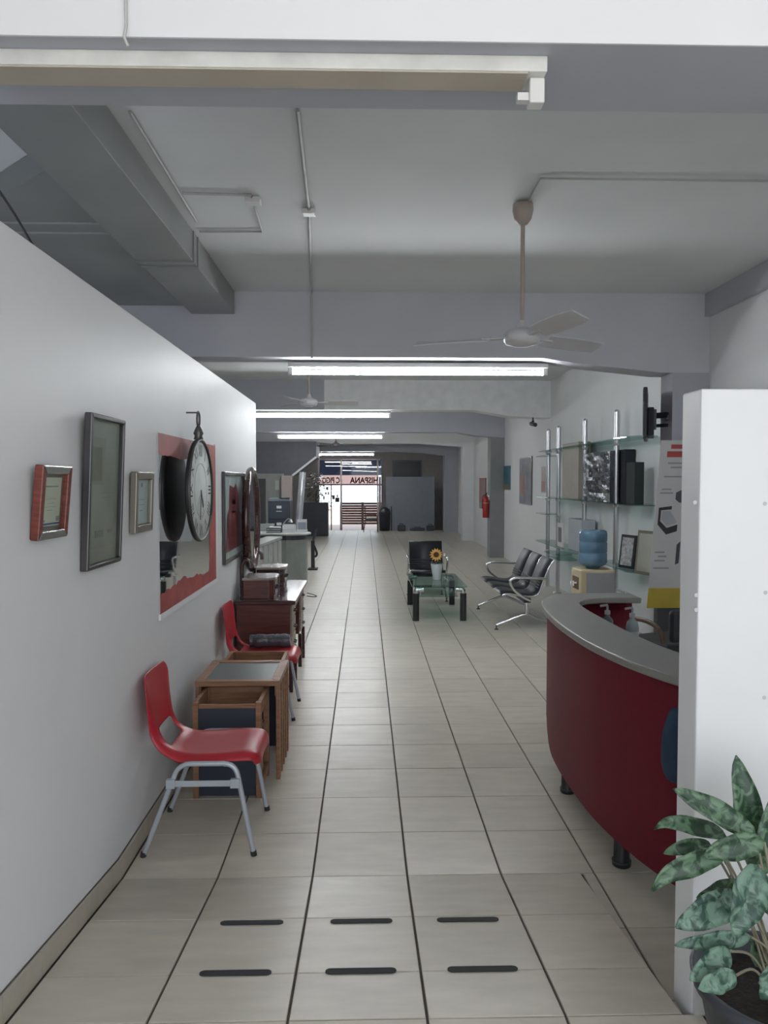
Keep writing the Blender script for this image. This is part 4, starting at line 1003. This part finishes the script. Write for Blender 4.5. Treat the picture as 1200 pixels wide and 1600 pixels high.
sbox('storage_box', (953, 702), (976, 702), 0, .11, 1.4315, pm('charcoal_box', (.035, .04, .05), .8, spec=.2), 'tall charcoal box beside the wrapped pack', 'box', 2.925)
sbox('storage_box', (978, 722), (991, 722), 0, .10, 1.4315, pm('dark_green_grey_box', (.035, .043, .043), .8, spec=.2), 'shorter dark grey box at the near end of the middle glass shelf', 'box', 2.82)
fr1 = thing('photo_frame', 'white framed photo standing on the lower glass shelf', 'photo frame', (2.78, at_x(876, 830, 2.78).y, .737))
MB().box(-.01, .01, -.16, .16, 0, .34).build('frame', WPLAST, fr1, bevel=.004); MB().box(-.013, -.01, -.09, .09, .07, .28).build('print', pm('grey_photo', (.16, .17, .18), .5, var=.3), fr1)
sbox('storage_box', (888, 813), (909, 813), 0, .18, .737, pm('pale_blue_box', (.46, .50, .55), .5), 'pale blue-grey box on the lower glass shelf', 'box', 2.82)
def stand_frame(px, pyt, Xc, z, wd, h, lean, fmat, pmat, label):
    c = at_x(px, pyt, Xc); t = thing('photo_frame', label, 'photo frame', (Xc, c.y, z)); t.rotation_euler = (0, lean, math.radians(20))
    MB().box(-.012, .012, -wd/2, wd/2, 0, h).build('frame', fmat, t, bevel=.003); MB().box(-.015, -.012, -wd/2+.03, wd/2-.03, .03, h-.03).build('print', pmat, t)
    return t
stand_frame(979, 840, 2.80, .738, .24, .36, .12, BLACK, pm('mottled_photo', (.36, .37, .37), .5, var=.5, scale=25), 'black framed photo leaning on the lower shelf beside the water bottle')
stand_frame(1011, 840, 2.80, .738, .34, .44, .10, CHAMP, pm('beige_photo', (.40, .40, .35), .5), 'beige framed picture leaning at the near end of the lower shelf')

# water dispenser
wd_ = thing('water_dispenser', 'beige water dispenser with an upturned blue bottle behind the reception desk', 'water dispenser', (2.28, 7.6, 0))
MB().box(-.17, .17, -.17, .17, .02, .80).build('cabinet', pm('beige_dispenser', (.56, .47, .30), .45), wd_, bevel=.012)
MB().box(-.115, .165, -.178, -.168, .25, .775).build('grey_front', pm('grey_dispenser_front', (.33, .33, .34), .5), wd_, bevel=.003)
MB().box(-.176, -.168, -.10, .10, .60, .72).build('tap_recess', pm('brown_recess', (.14, .08, .05), .5), wd_)
for yy in (-.04, .05): MB().tube([(-.176, yy, .66), (-.205, yy, .66), (-.205, yy, .63)], .010, 8).build('tap', WPLAST, wd_)
MB().lathe([(.06, .80), (.075, .82), (.125, .84), (.137, .87), (.137, .95), (.130, .96), (.137, .97), (.137, 1.06), (.130, 1.07), (.137, 1.08), (.137, 1.15), (.13, 1.175), (.11, 1.185), (.001, 1.185)], n=32).build('water_bottle', pm('blue_bottle', (.10, .19, .28), .12, var=.1), wd_)
for s in (-.13, .13):
    for q2 in (-.13, .13): MB().lathe([(.02, 0), (.02, .025)], (s, q2, 0), 10).build('foot', BLACK, wd_)

# television on its bracket
tv = thing('television', 'flat black television on a wall bracket beside the grey column', 'television', at_y(1012, 650, 6.90))
tv.rotation_euler = (0, 0, math.radians(-21))
MB().box(-.035, 0, -.33, .33, -.215, .225).build('screen_body', BLACK, tv, bevel=.008)
MB().box(-.038, -.034, -.315, .315, -.20, .21).build('screen', pm('dark_screen', (.01, .012, .018), .1), tv)
MB().prism([(-.29, -.19), (.29, -.19), (.22, .06), (-.22, .06)], 0, .055, 'x').build('rear_housing', pm('dark_blue_plastic', (.02, .024, .035), .5), tv, bevel=.01)
MB().box(.05, .075, -.1, .1, -.12, .05).build('mount_plate', DGREY, tv)
MB().obox((.07, .0, 0), (.17, -.05, 0), .03, .05).obox((.17, -.05, -.02), (.155, .10, -.02), .025, .04).obox((.07, .0, -.09), (.17, -.05, -.09), .02, .03).build('bracket_arm', BLACK, tv)

# banner
bn = thing('roll_up_banner', 'tall white advertising banner with a yellow foot strip before the grey column', 'banner', (2.72, 6.45, 0))
bn.rotation_euler = (0, 0, 0)
tl, bl_ = at_y(1033, 688, 6.45), at_y(1010, 950, 6.45)
tlx, blx = tl.x-2.72, bl_.x-2.72; zt_, zb_2 = tl.z, bl_.z
BW = .50
def bnq(u0, u1, w0, w1, y=-.003, th=.002):
    """panel piece in banner coordinates u across, w up (0-1)"""
    def pt(u, w_): return (blx+(tlx-blx)*w_+u*BW, zb_2+(zt_-zb_2)*w_)
    return MB().prism([pt(u0,w0), pt(u1,w0), pt(u1,w1), pt(u0,w1)], y-th, y, 'y')
bnq(0, 1, 0, 1, .0, .004).build('banner_sheet', pm('banner_white', (.56, .56, .56), .5, var=.03), bn)
bnq(0, 1, 0, .12, -.0045, .001).build('yellow_strip', pm('banner_yellow', (.50, .38, .05), .5, var=.1), bn)
bnq(.12, .9, .90, .935, -.0045, .001).build('red_heading', pm('banner_red', (.42, .06, .06), .5), bn)
bnq(.18, .9, .95, .975, -.0045, .001).build('red_heading', pm('banner_red', (.42, .06, .06), .5), bn)
mb = MB()
for u0, u1, w0 in ((.15,.8,.86), (.2,.75,.835), (.1,.8,.78), (.08,.25,.705), (.06,.28,.683), (.06,.22,.33), (.12,.26,.305), (.06,.24,.28), (.05,.32,.235)):
    q = bnq(u0, u1, w0, w0+.009, -.0045, .001); mb.add(q.v, q.f)
mb.build('print_lines', INK, bn)
for (pts, mat) in (([(.06,.50),(.06,.60),(.28,.61),(.28,.59),(.10,.585),(.10,.52),(.22,.48),(.40,.50),(.40,.46),(.22,.44)], BLACK), ([(.33,.65),(.33,.69),(.5,.72),(.7,.70),(.7,.63),(.4,.63)], DGREY), ([(.42,.26),(.42,.38),(.48,.40),(.48,.27)], DGREY), ([(.12,.53),(.12,.58),(.26,.58),(.38,.52),(.38,.51),(.22,.49)], pm('print_grey', (.40,.42,.45), .5))):
    mb = MB().prism([((blx+(tlx-blx)*w_+u*BW), zb_2+(zt_-zb_2)*w_) for u, w_ in pts], -.0065, -.0048, 'y'); mb.build('printed_desk', mat, bn)
MB().box(blx+.1, blx+.55, .01, .10, 0, zb_2+.02).build('pedestal', DGREY, bn, bevel=.006)
MB().tube([(blx+.3, .02, zb_2), (tlx+.3, .02, zt_)], .012, 8).build('support_pole', STEEL, bn)

# office chair behind the desk
oc_ = thing('office_chair', 'black office chair with wooden armrests behind the reception desk', 'chair', (2.33, 5.75, 0), math.radians(200))
MB().box(-.24, .24, -.24, .22, .40, .48).build('seat', BLEATHER, oc_, bevel=.03)
MB().box(-.22, .22, .20, .27, .50, .74).build('backrest', BLEATHER, oc_, bevel=.03)
for s in (-1, 1):
    MB().tube(bez([(s*.27, .22, .50), (s*.28, .18, .60), (s*.28, .05, .635), (s*.28, -.12, .625), (s*.27, -.22, .58), (s*.26, -.24, .47)], 5), .018, 10).build('armrest', woodm('dark_arm_wood', (.06, .035, .02), (.13, .08, .05)), oc_)
    for fy in (-.2, .2): MB().tube([(s*.22, fy, .40), (s*.25, fy*1.15, 0)], .014, 8).build('leg', DGREY, oc_)

# pictures on the right wall
def rpic(name, px0, px1, py0, py1, mats, label, cat='picture', th=.02, X=XR, parts=()):
    yf, yn = at_x(px0, 750, X).y, at_x(px1, 750, X).y; ym = (yf+yn)/2
    z1 = at_x((px0+px1)/2, py0, X).z; z0 = at_x((px0+px1)/2, py1, X).z
    t = thing(name, label, cat, (X, ym, z0)); h = z1-z0; wd = (yf-yn)/2
    MB().box(-th, -.001, -wd, wd, 0, h).build('board', mats[0], t, bevel=.003)
    for k, (a, b, c, d) in enumerate(parts): MB().box(-th-.002-.002*k, -th, -wd+2*wd*a, -wd+2*wd*b, h*c, h*d).build('print', mats[k+1], t)
    return t
PT = pm('painting_teal_red', (.16, .17, .19), .5, var=.55, scale=2.2)
rpic('wall_painting', 813, 832, 714, 788, (PEW, PT, pm('painting_red_brown', (.26, .11, .08), .5, var=.4, scale=4)), 'large mottled painting on the white side wall', 'painting', parts=((.03,.97,.03,.97), (.55,.9,.2,.62)))
rpic('wall_poster', 787, 798, 728, 765, (pm('poster_teal', (.05, .17, .23), .5, var=.3, scale=5), pm('poster_khaki', (.22, .19, .12), .5)), 'small teal poster beside the grey column', 'poster', parts=((.05,.95,.0,.22),))
rpic('wall_poster', 750, 760, 747, 795, (pm('poster_red', (.24, .035, .04), .5), pm('poster_khaki2', (.24, .20, .16), .5), pm('poster_dark', (.16, .10, .10), .5)), 'tall red poster beside the fire extinguisher', 'poster', parts=((.05,.95,.03,.2), (.05, .6, .4, .9)))
rpic('wall_notice', 846, 853, 729, 770, (pm('notice_pale', (.50, .46, .46), .6), pm('notice_pink', (.42, .25, .24), .6)), 'narrow pale notice beside the end post of the glass shelving', 'notice', .005, parts=((.1,.9,.05,.45),))
# extinguisher on the far column's inner face
fe = at_y(763, 790, 16.66)
ex = thing('fire_extinguisher', 'red fire extinguisher hung on the grey column', 'fire extinguisher', (2.665, 16.86, fe.z-.27))
REDX = pm('extinguisher_red', (.40, .02, .025), .35)
MB().lathe([(.001, 0), (.066, 0), (.07, .01), (.07, .40), (.05, .45), (.022, .475), (.022, .50)], n=20).build('cylinder', REDX, ex)
MB().lathe([(.071, .31), (.071, .335)], n=20).build('yellow_band', pm('band_yellow', (.5, .35, .12), .5), ex)
MB().obox((0, 0, .50), (0, -.10, .54), .025, .02).obox((0, 0, .52), (0, -.09, .50), .02, .012).build('lever', BLACK, ex)
MB().tube(bez([(0, .02, .5), (-.05, .03, .48), (-.075, .02, .38), (-.078, 0, .2)], 5), .009, 8).build('hose', BLACK, ex)
MB().box(.05, .075, -.04, .04, .38, .5).build('wall_bracket', WPLAST, ex)
# small security camera under the white beam
cc = at_y(843, 672, 12.45)
cm = thing('security_camera', 'small dark security camera under the white haunched beam', 'camera', (2.78, 12.68, 2.725))
MB().tube([(0, 0, 0), (0, 0, -.06)], .012, 8).build('mount', DGREY, cm); MB().tube([(-.02, .05, -.10), (.02, -.10, -.13)], .034, 12).build('camera_body', DGREY, cm); MB().sphere((.0, 0, -.065), .022, 10, 6).build('ball_joint', BLACK, cm)

# ================================================================== BACK LEFT: SERVICE COUNTER AND OFFICE THINGS
sv = thing('service_counter', 'white service counter with a slatted side and a rounded end', 'counter', (-1.35, 12.3, 0))
OS = Vector((-1.35, 12.3, 0))
CW = pm('counter_white', (.52, .54, .53), .4); CG = pm('counter_grey_green', (.30, .33, .31), .4)
zt_ = .81
ec = at_z(452, 832, zt_)         # centre of the round end
rx_ = .365
poly = [(OS.x-.55-OS.x, -.1)]
top = []
for k in range(17):
    a = -PI*.75+PI*1.25*k/16; top.append((ec.x-OS.x+rx_*math.cos(a), ec.y-OS.y+rx_*math.sin(a)))
top += [(-1.0, ec.y-OS.y+.32), (-1.0, ec.y-OS.y-.28)]
MB().prism(top, zt_-.03, zt_).build('round_top', CW, sv, bevel=.006)
bd = []
for k in range(17):
    a = -PI+PI*1.5*k/16; bd.append((ec.x-OS.x+.29*math.cos(a), ec.y-OS.y+.29*math.sin(a)))
MB().prism(bd, 0, zt_-.11).build('curved_body', CG, sv)
MB().prism([(x*1.0, y) for x, y in bd], zt_-.11, zt_-.03).build('dark_band', DGREY, sv)
MB().box(ec.x-OS.x+.255, ec.x-OS.x+.305, ec.y-OS.y-.06, ec.y-OS.y+.04, 0, zt_-.11).build('edge_strip', CW, sv)
# slatted side wing running towards the camera
A0 = at_z(401, 852, .82); A1 = at_z(439, 838, .82)
A0 = Vector((A0.x, A0.y, 0)); A1 = Vector((A1.x, A1.y, 0)); dv = (A1-A0); nv = Vector((dv.y, -dv.x, 0)).normalized()
MB().obox(A0-OS+Vector((0,0,.80))-nv*.1, A1-OS+Vector((0,0,.80))-nv*.1, .24, .04).build('wing_top', CW, sv)
MB().obox(A0-OS+Vector((0,0,.39))-nv*.05, A1-OS+Vector((0,0,.39))-nv*.05, .03, .78).build('wing_back', CG, sv)
for k in range(5):
    t0 = (k+.08)/5; t1 = (k+.82)/5
    MB().obox(A0.lerp(A1, t0)-OS+Vector((0,0,.40)), A0.lerp(A1, t1)-OS+Vector((0,0,.40)), .04, .74).build('slat', CW, sv, bevel=.003)
MB().box(A0.x-OS.x-.30, A0.x-OS.x-.005, A0.y-OS.y-.02, A0.y-OS.y+.02, 0, .74).build('wing_end', CW, sv)
MB().box(A0.x-OS.x-.30, A0.x-OS.x, A0.y-OS.y-.025, A0.y-OS.y+.02, .742, .78).build('wing_edge', BLACK, sv)
# things on the counter
def on_counter(px, dy=0.): p = at_z(px, 835, zt_); return Vector((at_y(px, 830, ec.y+dy).x, ec.y+dy, zt_))
t = thing('leaflet_holder', 'white leaflet holder near the counter edge', 'holder', on_counter(472, .02))
MB().box(-.09, .09, -.02, .02, 0, .05).build('base', WPLAST, t); MB().box(-.08, .08, -.005, .02, .02, .22).build('back_plate', WPLAST, t); MB().box(-.07, .07, -.012, -.006, .03, .17).build('leaflets', pm('leaflet_blue_grey', (.30,.33,.40), .5), t)
t = thing('leaflet_holder', 'low white leaflet tray in the middle of the round counter top', 'holder', on_counter(452, -.06))
MB().box(-.11, .11, -.07, .07, 0, .012).build('tray', WPLAST, t); MB().box(-.11, -.10, -.07, .07, .012, .12).build('side_wall', WPLAST, t); MB().box(.10, .11, -.07, .07, .012, .12).build('side_wall', WPLAST, t); MB().box(-.1, .1, .06, .07, .012, .14).build('back_plate', WPLAST, t); MB().box(-.095, .095, -.06, .055, .012, .07).build('papers', RWHITE, t)
t = thing('desk_lamp', 'small dark desk lamp bent over the papers on the counter', 'lamp', on_counter(444, .16))
MB().lathe([(.06, 0), (.06, .015), (.01, .02)], n=16).build('lamp_base', BLACK, t)
MB().tube(bez([(0,0,.02), (-.02,0,.12), (.06,0,.22), (.10,0,.21)], 5), .009, 8).build('arm', STEEL, t); MB().lathe([(.015, .22), (.05, .17), (.052, .165)], (.11, 0, 0), 14).build('shade', STEEL, t)
t = thing('paper_stack', 'stack of white papers on black trays by the counter corner', 'papers', on_counter(428, -.04))
for k in range(3): MB().box(-.12, .12, -.09, .09, k*.035, k*.035+.012).build('tray', BLACK if k % 2 else DGREY, t); MB().box(-.11+.02*k, .11, -.08, .08, k*.035+.012, k*.035+.03).build('sheets', RWHITE, t)
b0 = on_counter(466, .16); tpx = at_y(473, 739, ec.y+.26)
rl = MB().tube([b0-b0, Vector(tpx)-b0], .058, 20).build('clear_roll', pm('glossy_film_roll', (.42, .43, .45), .12, .3, var=.15, scale=5)); rl.location = b0+Vector((0,0,.012)); tag(rl, 'tall glossy roll of film leaning upright on the counter', 'roll')
# black stand in front of the counter end
sp = at_z(489, 890, 0)
st = thing('floor_stand', 'black floor stand with a folded arm next to the round counter end', 'stand', (sp.x, sp.y, 0))
MB().box(-.09, .09, -.12, .12, 0, .035).build('base', BLACK, st, bevel=.01)
MB().box(-.035, .035, -.03, .03, .03, .55).build('post', BLACK, st, bevel=.008)
MB().tube(bez([(.0,0,.5), (.07,0,.33), (.06,0,.26), (.0,0,.24)], 5), .022, 8).build('folded_arm', BLACK, st)
MB().tube([(-.01,0,.5), (.05,0,.76)], .018, 8).tube([(0,0,.5), (.085,0,.78)], .012, 8).build('upper_arm', DGREY, st)
# filing cabinet and dark cupboard
def filing(px0, px1, pyt, Y, label, nd=4, d=.6):
    a = at_y(px0, pyt, Y); b = at_y(px1, pyt, Y); W = b.x-a.x; H = a.z
    t = thing('filing_cabinet', label, 'cabinet', ((a.x+b.x)/2, Y+d/2, 0))
    MB().box(-W/2, W/2, -d/2, d/2, 0, H).build('carcass', pm('cabinet_navy', (.03, .036, .05), .45), t, bevel=.004)
    for k in range(nd):
        z0_ = .04+(H-.06)*k/nd; z1_ = .04+(H-.06)*(k+1)/nd-.015
        dr = MB().box(-W/2+.015, W/2-.015, -d/2-.012, -d/2, z0_, z1_).build('drawer', pm('drawer_navy', (.036, .043, .06), .45), t, bevel=.003)
        MB().box(-.05, .05, -d/2-.03, -d/2-.012, z1_-.16, z1_-.145).build('handle', STEEL, dr)
        MB().box(-.045, .045, -d/2-.015, -d/2-.012, z1_-.10, z1_-.05).build('label_holder', WPLAST, dr)
    return t
filing(419, 453, 783, 14.2, 'dark four-drawer filing cabinet behind the white counter')
cu_ = thing('storage_cupboard', 'plain dark cupboard beside the filing cabinet', 'cupboard', (at_y(492, 800, 23.4).x, 23.6, 0))
MB().box(-.46, .40, -.2, .2, 0, 1.02).build('carcass', pm('cabinet_navy', (.03, .036, .05), .45), cu_, bevel=.004)
for s in (-1, 1): MB().box(min(s*.005, s*.41)-.02, max(s*.005, s*.41)-.02, -.212, -.2, .04, .99).build('door', pm('drawer_navy', (.036,.043,.06), .45), cu_, bevel=.003)
pr = thing('office_machine', 'flat grey machine lying on top of the filing cabinet', 'machine', (at_y(437, 780, 14.4).x, 14.5, at_y(436, 783, 14.2).z))
MB().box(-.2, .2, -.2, .2, 0, .05).build('body', pm('machine_grey', (.20, .23, .26), .4), pr, bevel=.01); MB().box(.0, .2, -.22, -.1, .05, .062).build('lid', BLACK, pr)
# office desk with papers at the far left
dk = thing('office_desk', 'pale office desk heaped with papers behind the partition end', 'desk', (at_y(402, 830, 13.2).x, 13.6, 0))
MB().box(-.6, .45, -.4, .4, .68, .72).build('desk_top', pm('desk_grey_green', (.26,.29,.28), .5), dk)
for sx in (-.55, .40):
    for sy in (-.35, .35): MB().box(sx-.02, sx+.02, sy-.02, sy+.02, 0, .68).build('leg', DGREY, dk)
pk = MB()
for k in range(6): pk.box(-.12+random.uniform(-.02,.02), .12+random.uniform(-.02,.02), -.15, .15, k*.035, k*.035+.033)
o = pk.build('binder_stack', pm('pale_green_paper', (.33,.37,.36), .6)); o.location = (dk.location.x+.12, 13.4, .72); tag(o, 'pale green pile of files on the far office desk', 'files')
# door-like dark panel and notice on office wall
rp = at_y(407, 780, 19.85)
dd = struct('door_1', MB().box(rp.x-.13, rp.x+.13, 19.86, 19.9, FLOW, at_y(407, 748, 19.9).z), pm('dark_door', (.05,.06,.055), .5), 'narrow dark door in the office wall', 'door')
rp = at_y(433, 758, 19.88)
tag(MB().box(rp.x-.05, rp.x+.05, 19.875, 19.9, rp.z-.12, rp.z+.12).build('wall_notice', pm('pale_green_notice', (.42,.46,.43), .6), org=(rp.x, 19.88, rp.z)), 'small pale notice on the grey-green office wall', 'notice')

# potted tree in front of the far shop window
tp_ = at_y(495, 800, 24.4)
pt = thing('potted_tree', 'dark leafy artificial tree before the far shop window', 'tree', (tp_.x, 24.4, 0))
MB().lathe([(.001, 0), (.14, 0), (.2, .3), (.21, .33), (.19, .33), (.17, .28), (.001, .27)], n=20).build('pot', DGREY, pt)
MB().tube(bez([(0,0,.25), (.02,0,.6), (-.03,.02,1.0), (.0,0,1.4)], 5), [.03]*6+[.025]*5+[.018]*5, 8).build('trunk', woodm('tree_bark', (.06,.045,.035), (.12,.09,.07)), pt)
lm = MB(); random.seed(11)
for k in range(1100):
    a = random.uniform(0, 2*PI); h = random.uniform(.5, 1.92); R_ = .47*math.sin(PI*min(1, (h-.4)/1.6))**.6*random.uniform(.2, 1.15)
    c = Vector((R_*math.cos(a)-.02, R_*math.sin(a), h)); d = Vector((math.cos(a), math.sin(a), random.uniform(-.9, .5))).normalized(); sd = d.cross(Vector((random.uniform(-.5,.5), random.uniform(-.5,.5), 1))).normalized()
    L = random.uniform(.06, .12); lm.add([c, c+d*L*.5+sd*L*.22, c+d*L, c+d*L*.5-sd*L*.22], [(0,1,2,3)])
lo = lm.build('foliage', pm('dark_foliage', (.05, .068, .052), .35, var=.5, scale=8), pt); lo['kind'] = 'stuff'
br = MB()
for k in range(12):
    a = k*2.4; h = .7+k*.085; br.tube([(0,0,h), (.16*math.cos(a), .16*math.sin(a), h+.18)], .006, 5)
br.build('branch', woodm('tree_bark', (.06,.045,.035), (.12,.09,.07)), pt)

# chair and bin by the far window
cp = at_y(582, 828, 25.6)
sc_ = thing('metal_chair', 'reddish metal-framed chair by the far shop window', 'chair', (cp.x-.05, 25.4, 0), math.radians(90))
BR = pm('brown_metal', (.13, .075, .065), .4, .3)
for s in (-1, 1):
    MB().tube(rounded([(s*.2, -.22, 0), (s*.2, -.2, .55), (s*.2, .15, .55)], .05, 4), .014, 8).build('front_leg', BR, sc_)
    MB().tube([(s*.2, .25, 0), (s*.2, .17, .45), (s*.2, .22, .85)], .014, 8).build('rear_leg', BR, sc_)
MB().box(-.2, .2, -.2, .18, .40, .44).build('seat', BLEATHER, sc_, bevel=.01); MB().box(-.19, .19, .18, .21, .55, .85).build('backrest', BLEATHER, sc_, bevel=.01)
bp_ = at_y(599, 828, 25.7)
bb = thing('waste_bin', 'dark swing-top waste bin standing near the blue-grey panel', 'bin', (bp_.x+.05, 25.9, 0))
MB().lathe([(.15, 0), (.17, .02), (.2, .6), (.2, .62)], n=20).build('bin_body', pm('bin_navy', (.025,.028,.04), .5), bb); MB().lathe([(.2, .62), (.17, .72), (.05, .80), (.001, .80)], n=20).build('bin_lid', BLACK, bb)
MB().tube([(.23, 0, 0), (.23, 0, .82)], .015, 8).build('side_pole', BLACK, bb)
for k, (px, hh, ww) in enumerate(((627, .24, .28), (652, .13, .5), (672, .22, .26))):
    p = at_y(px, 828, 25.9); t = thing('carry_case', ('square dark case', 'long flat dark bag', 'small upright dark case')[k]+' on the floor before the blue-grey panel', 'case', (p.x, 25.85, 0))
    MB().box(-ww/2, ww/2, -.1, .1, 0, hh*.8).build('case_body', DGREY, t, bevel=.03); MB().tube(rounded([(-ww*.2, 0, hh*.78), (-ww*.2, 0, hh), (ww*.2, 0, hh), (ww*.2, 0, hh*.78)], .03, 3), .01, 6).build('handle', BLACK, t)
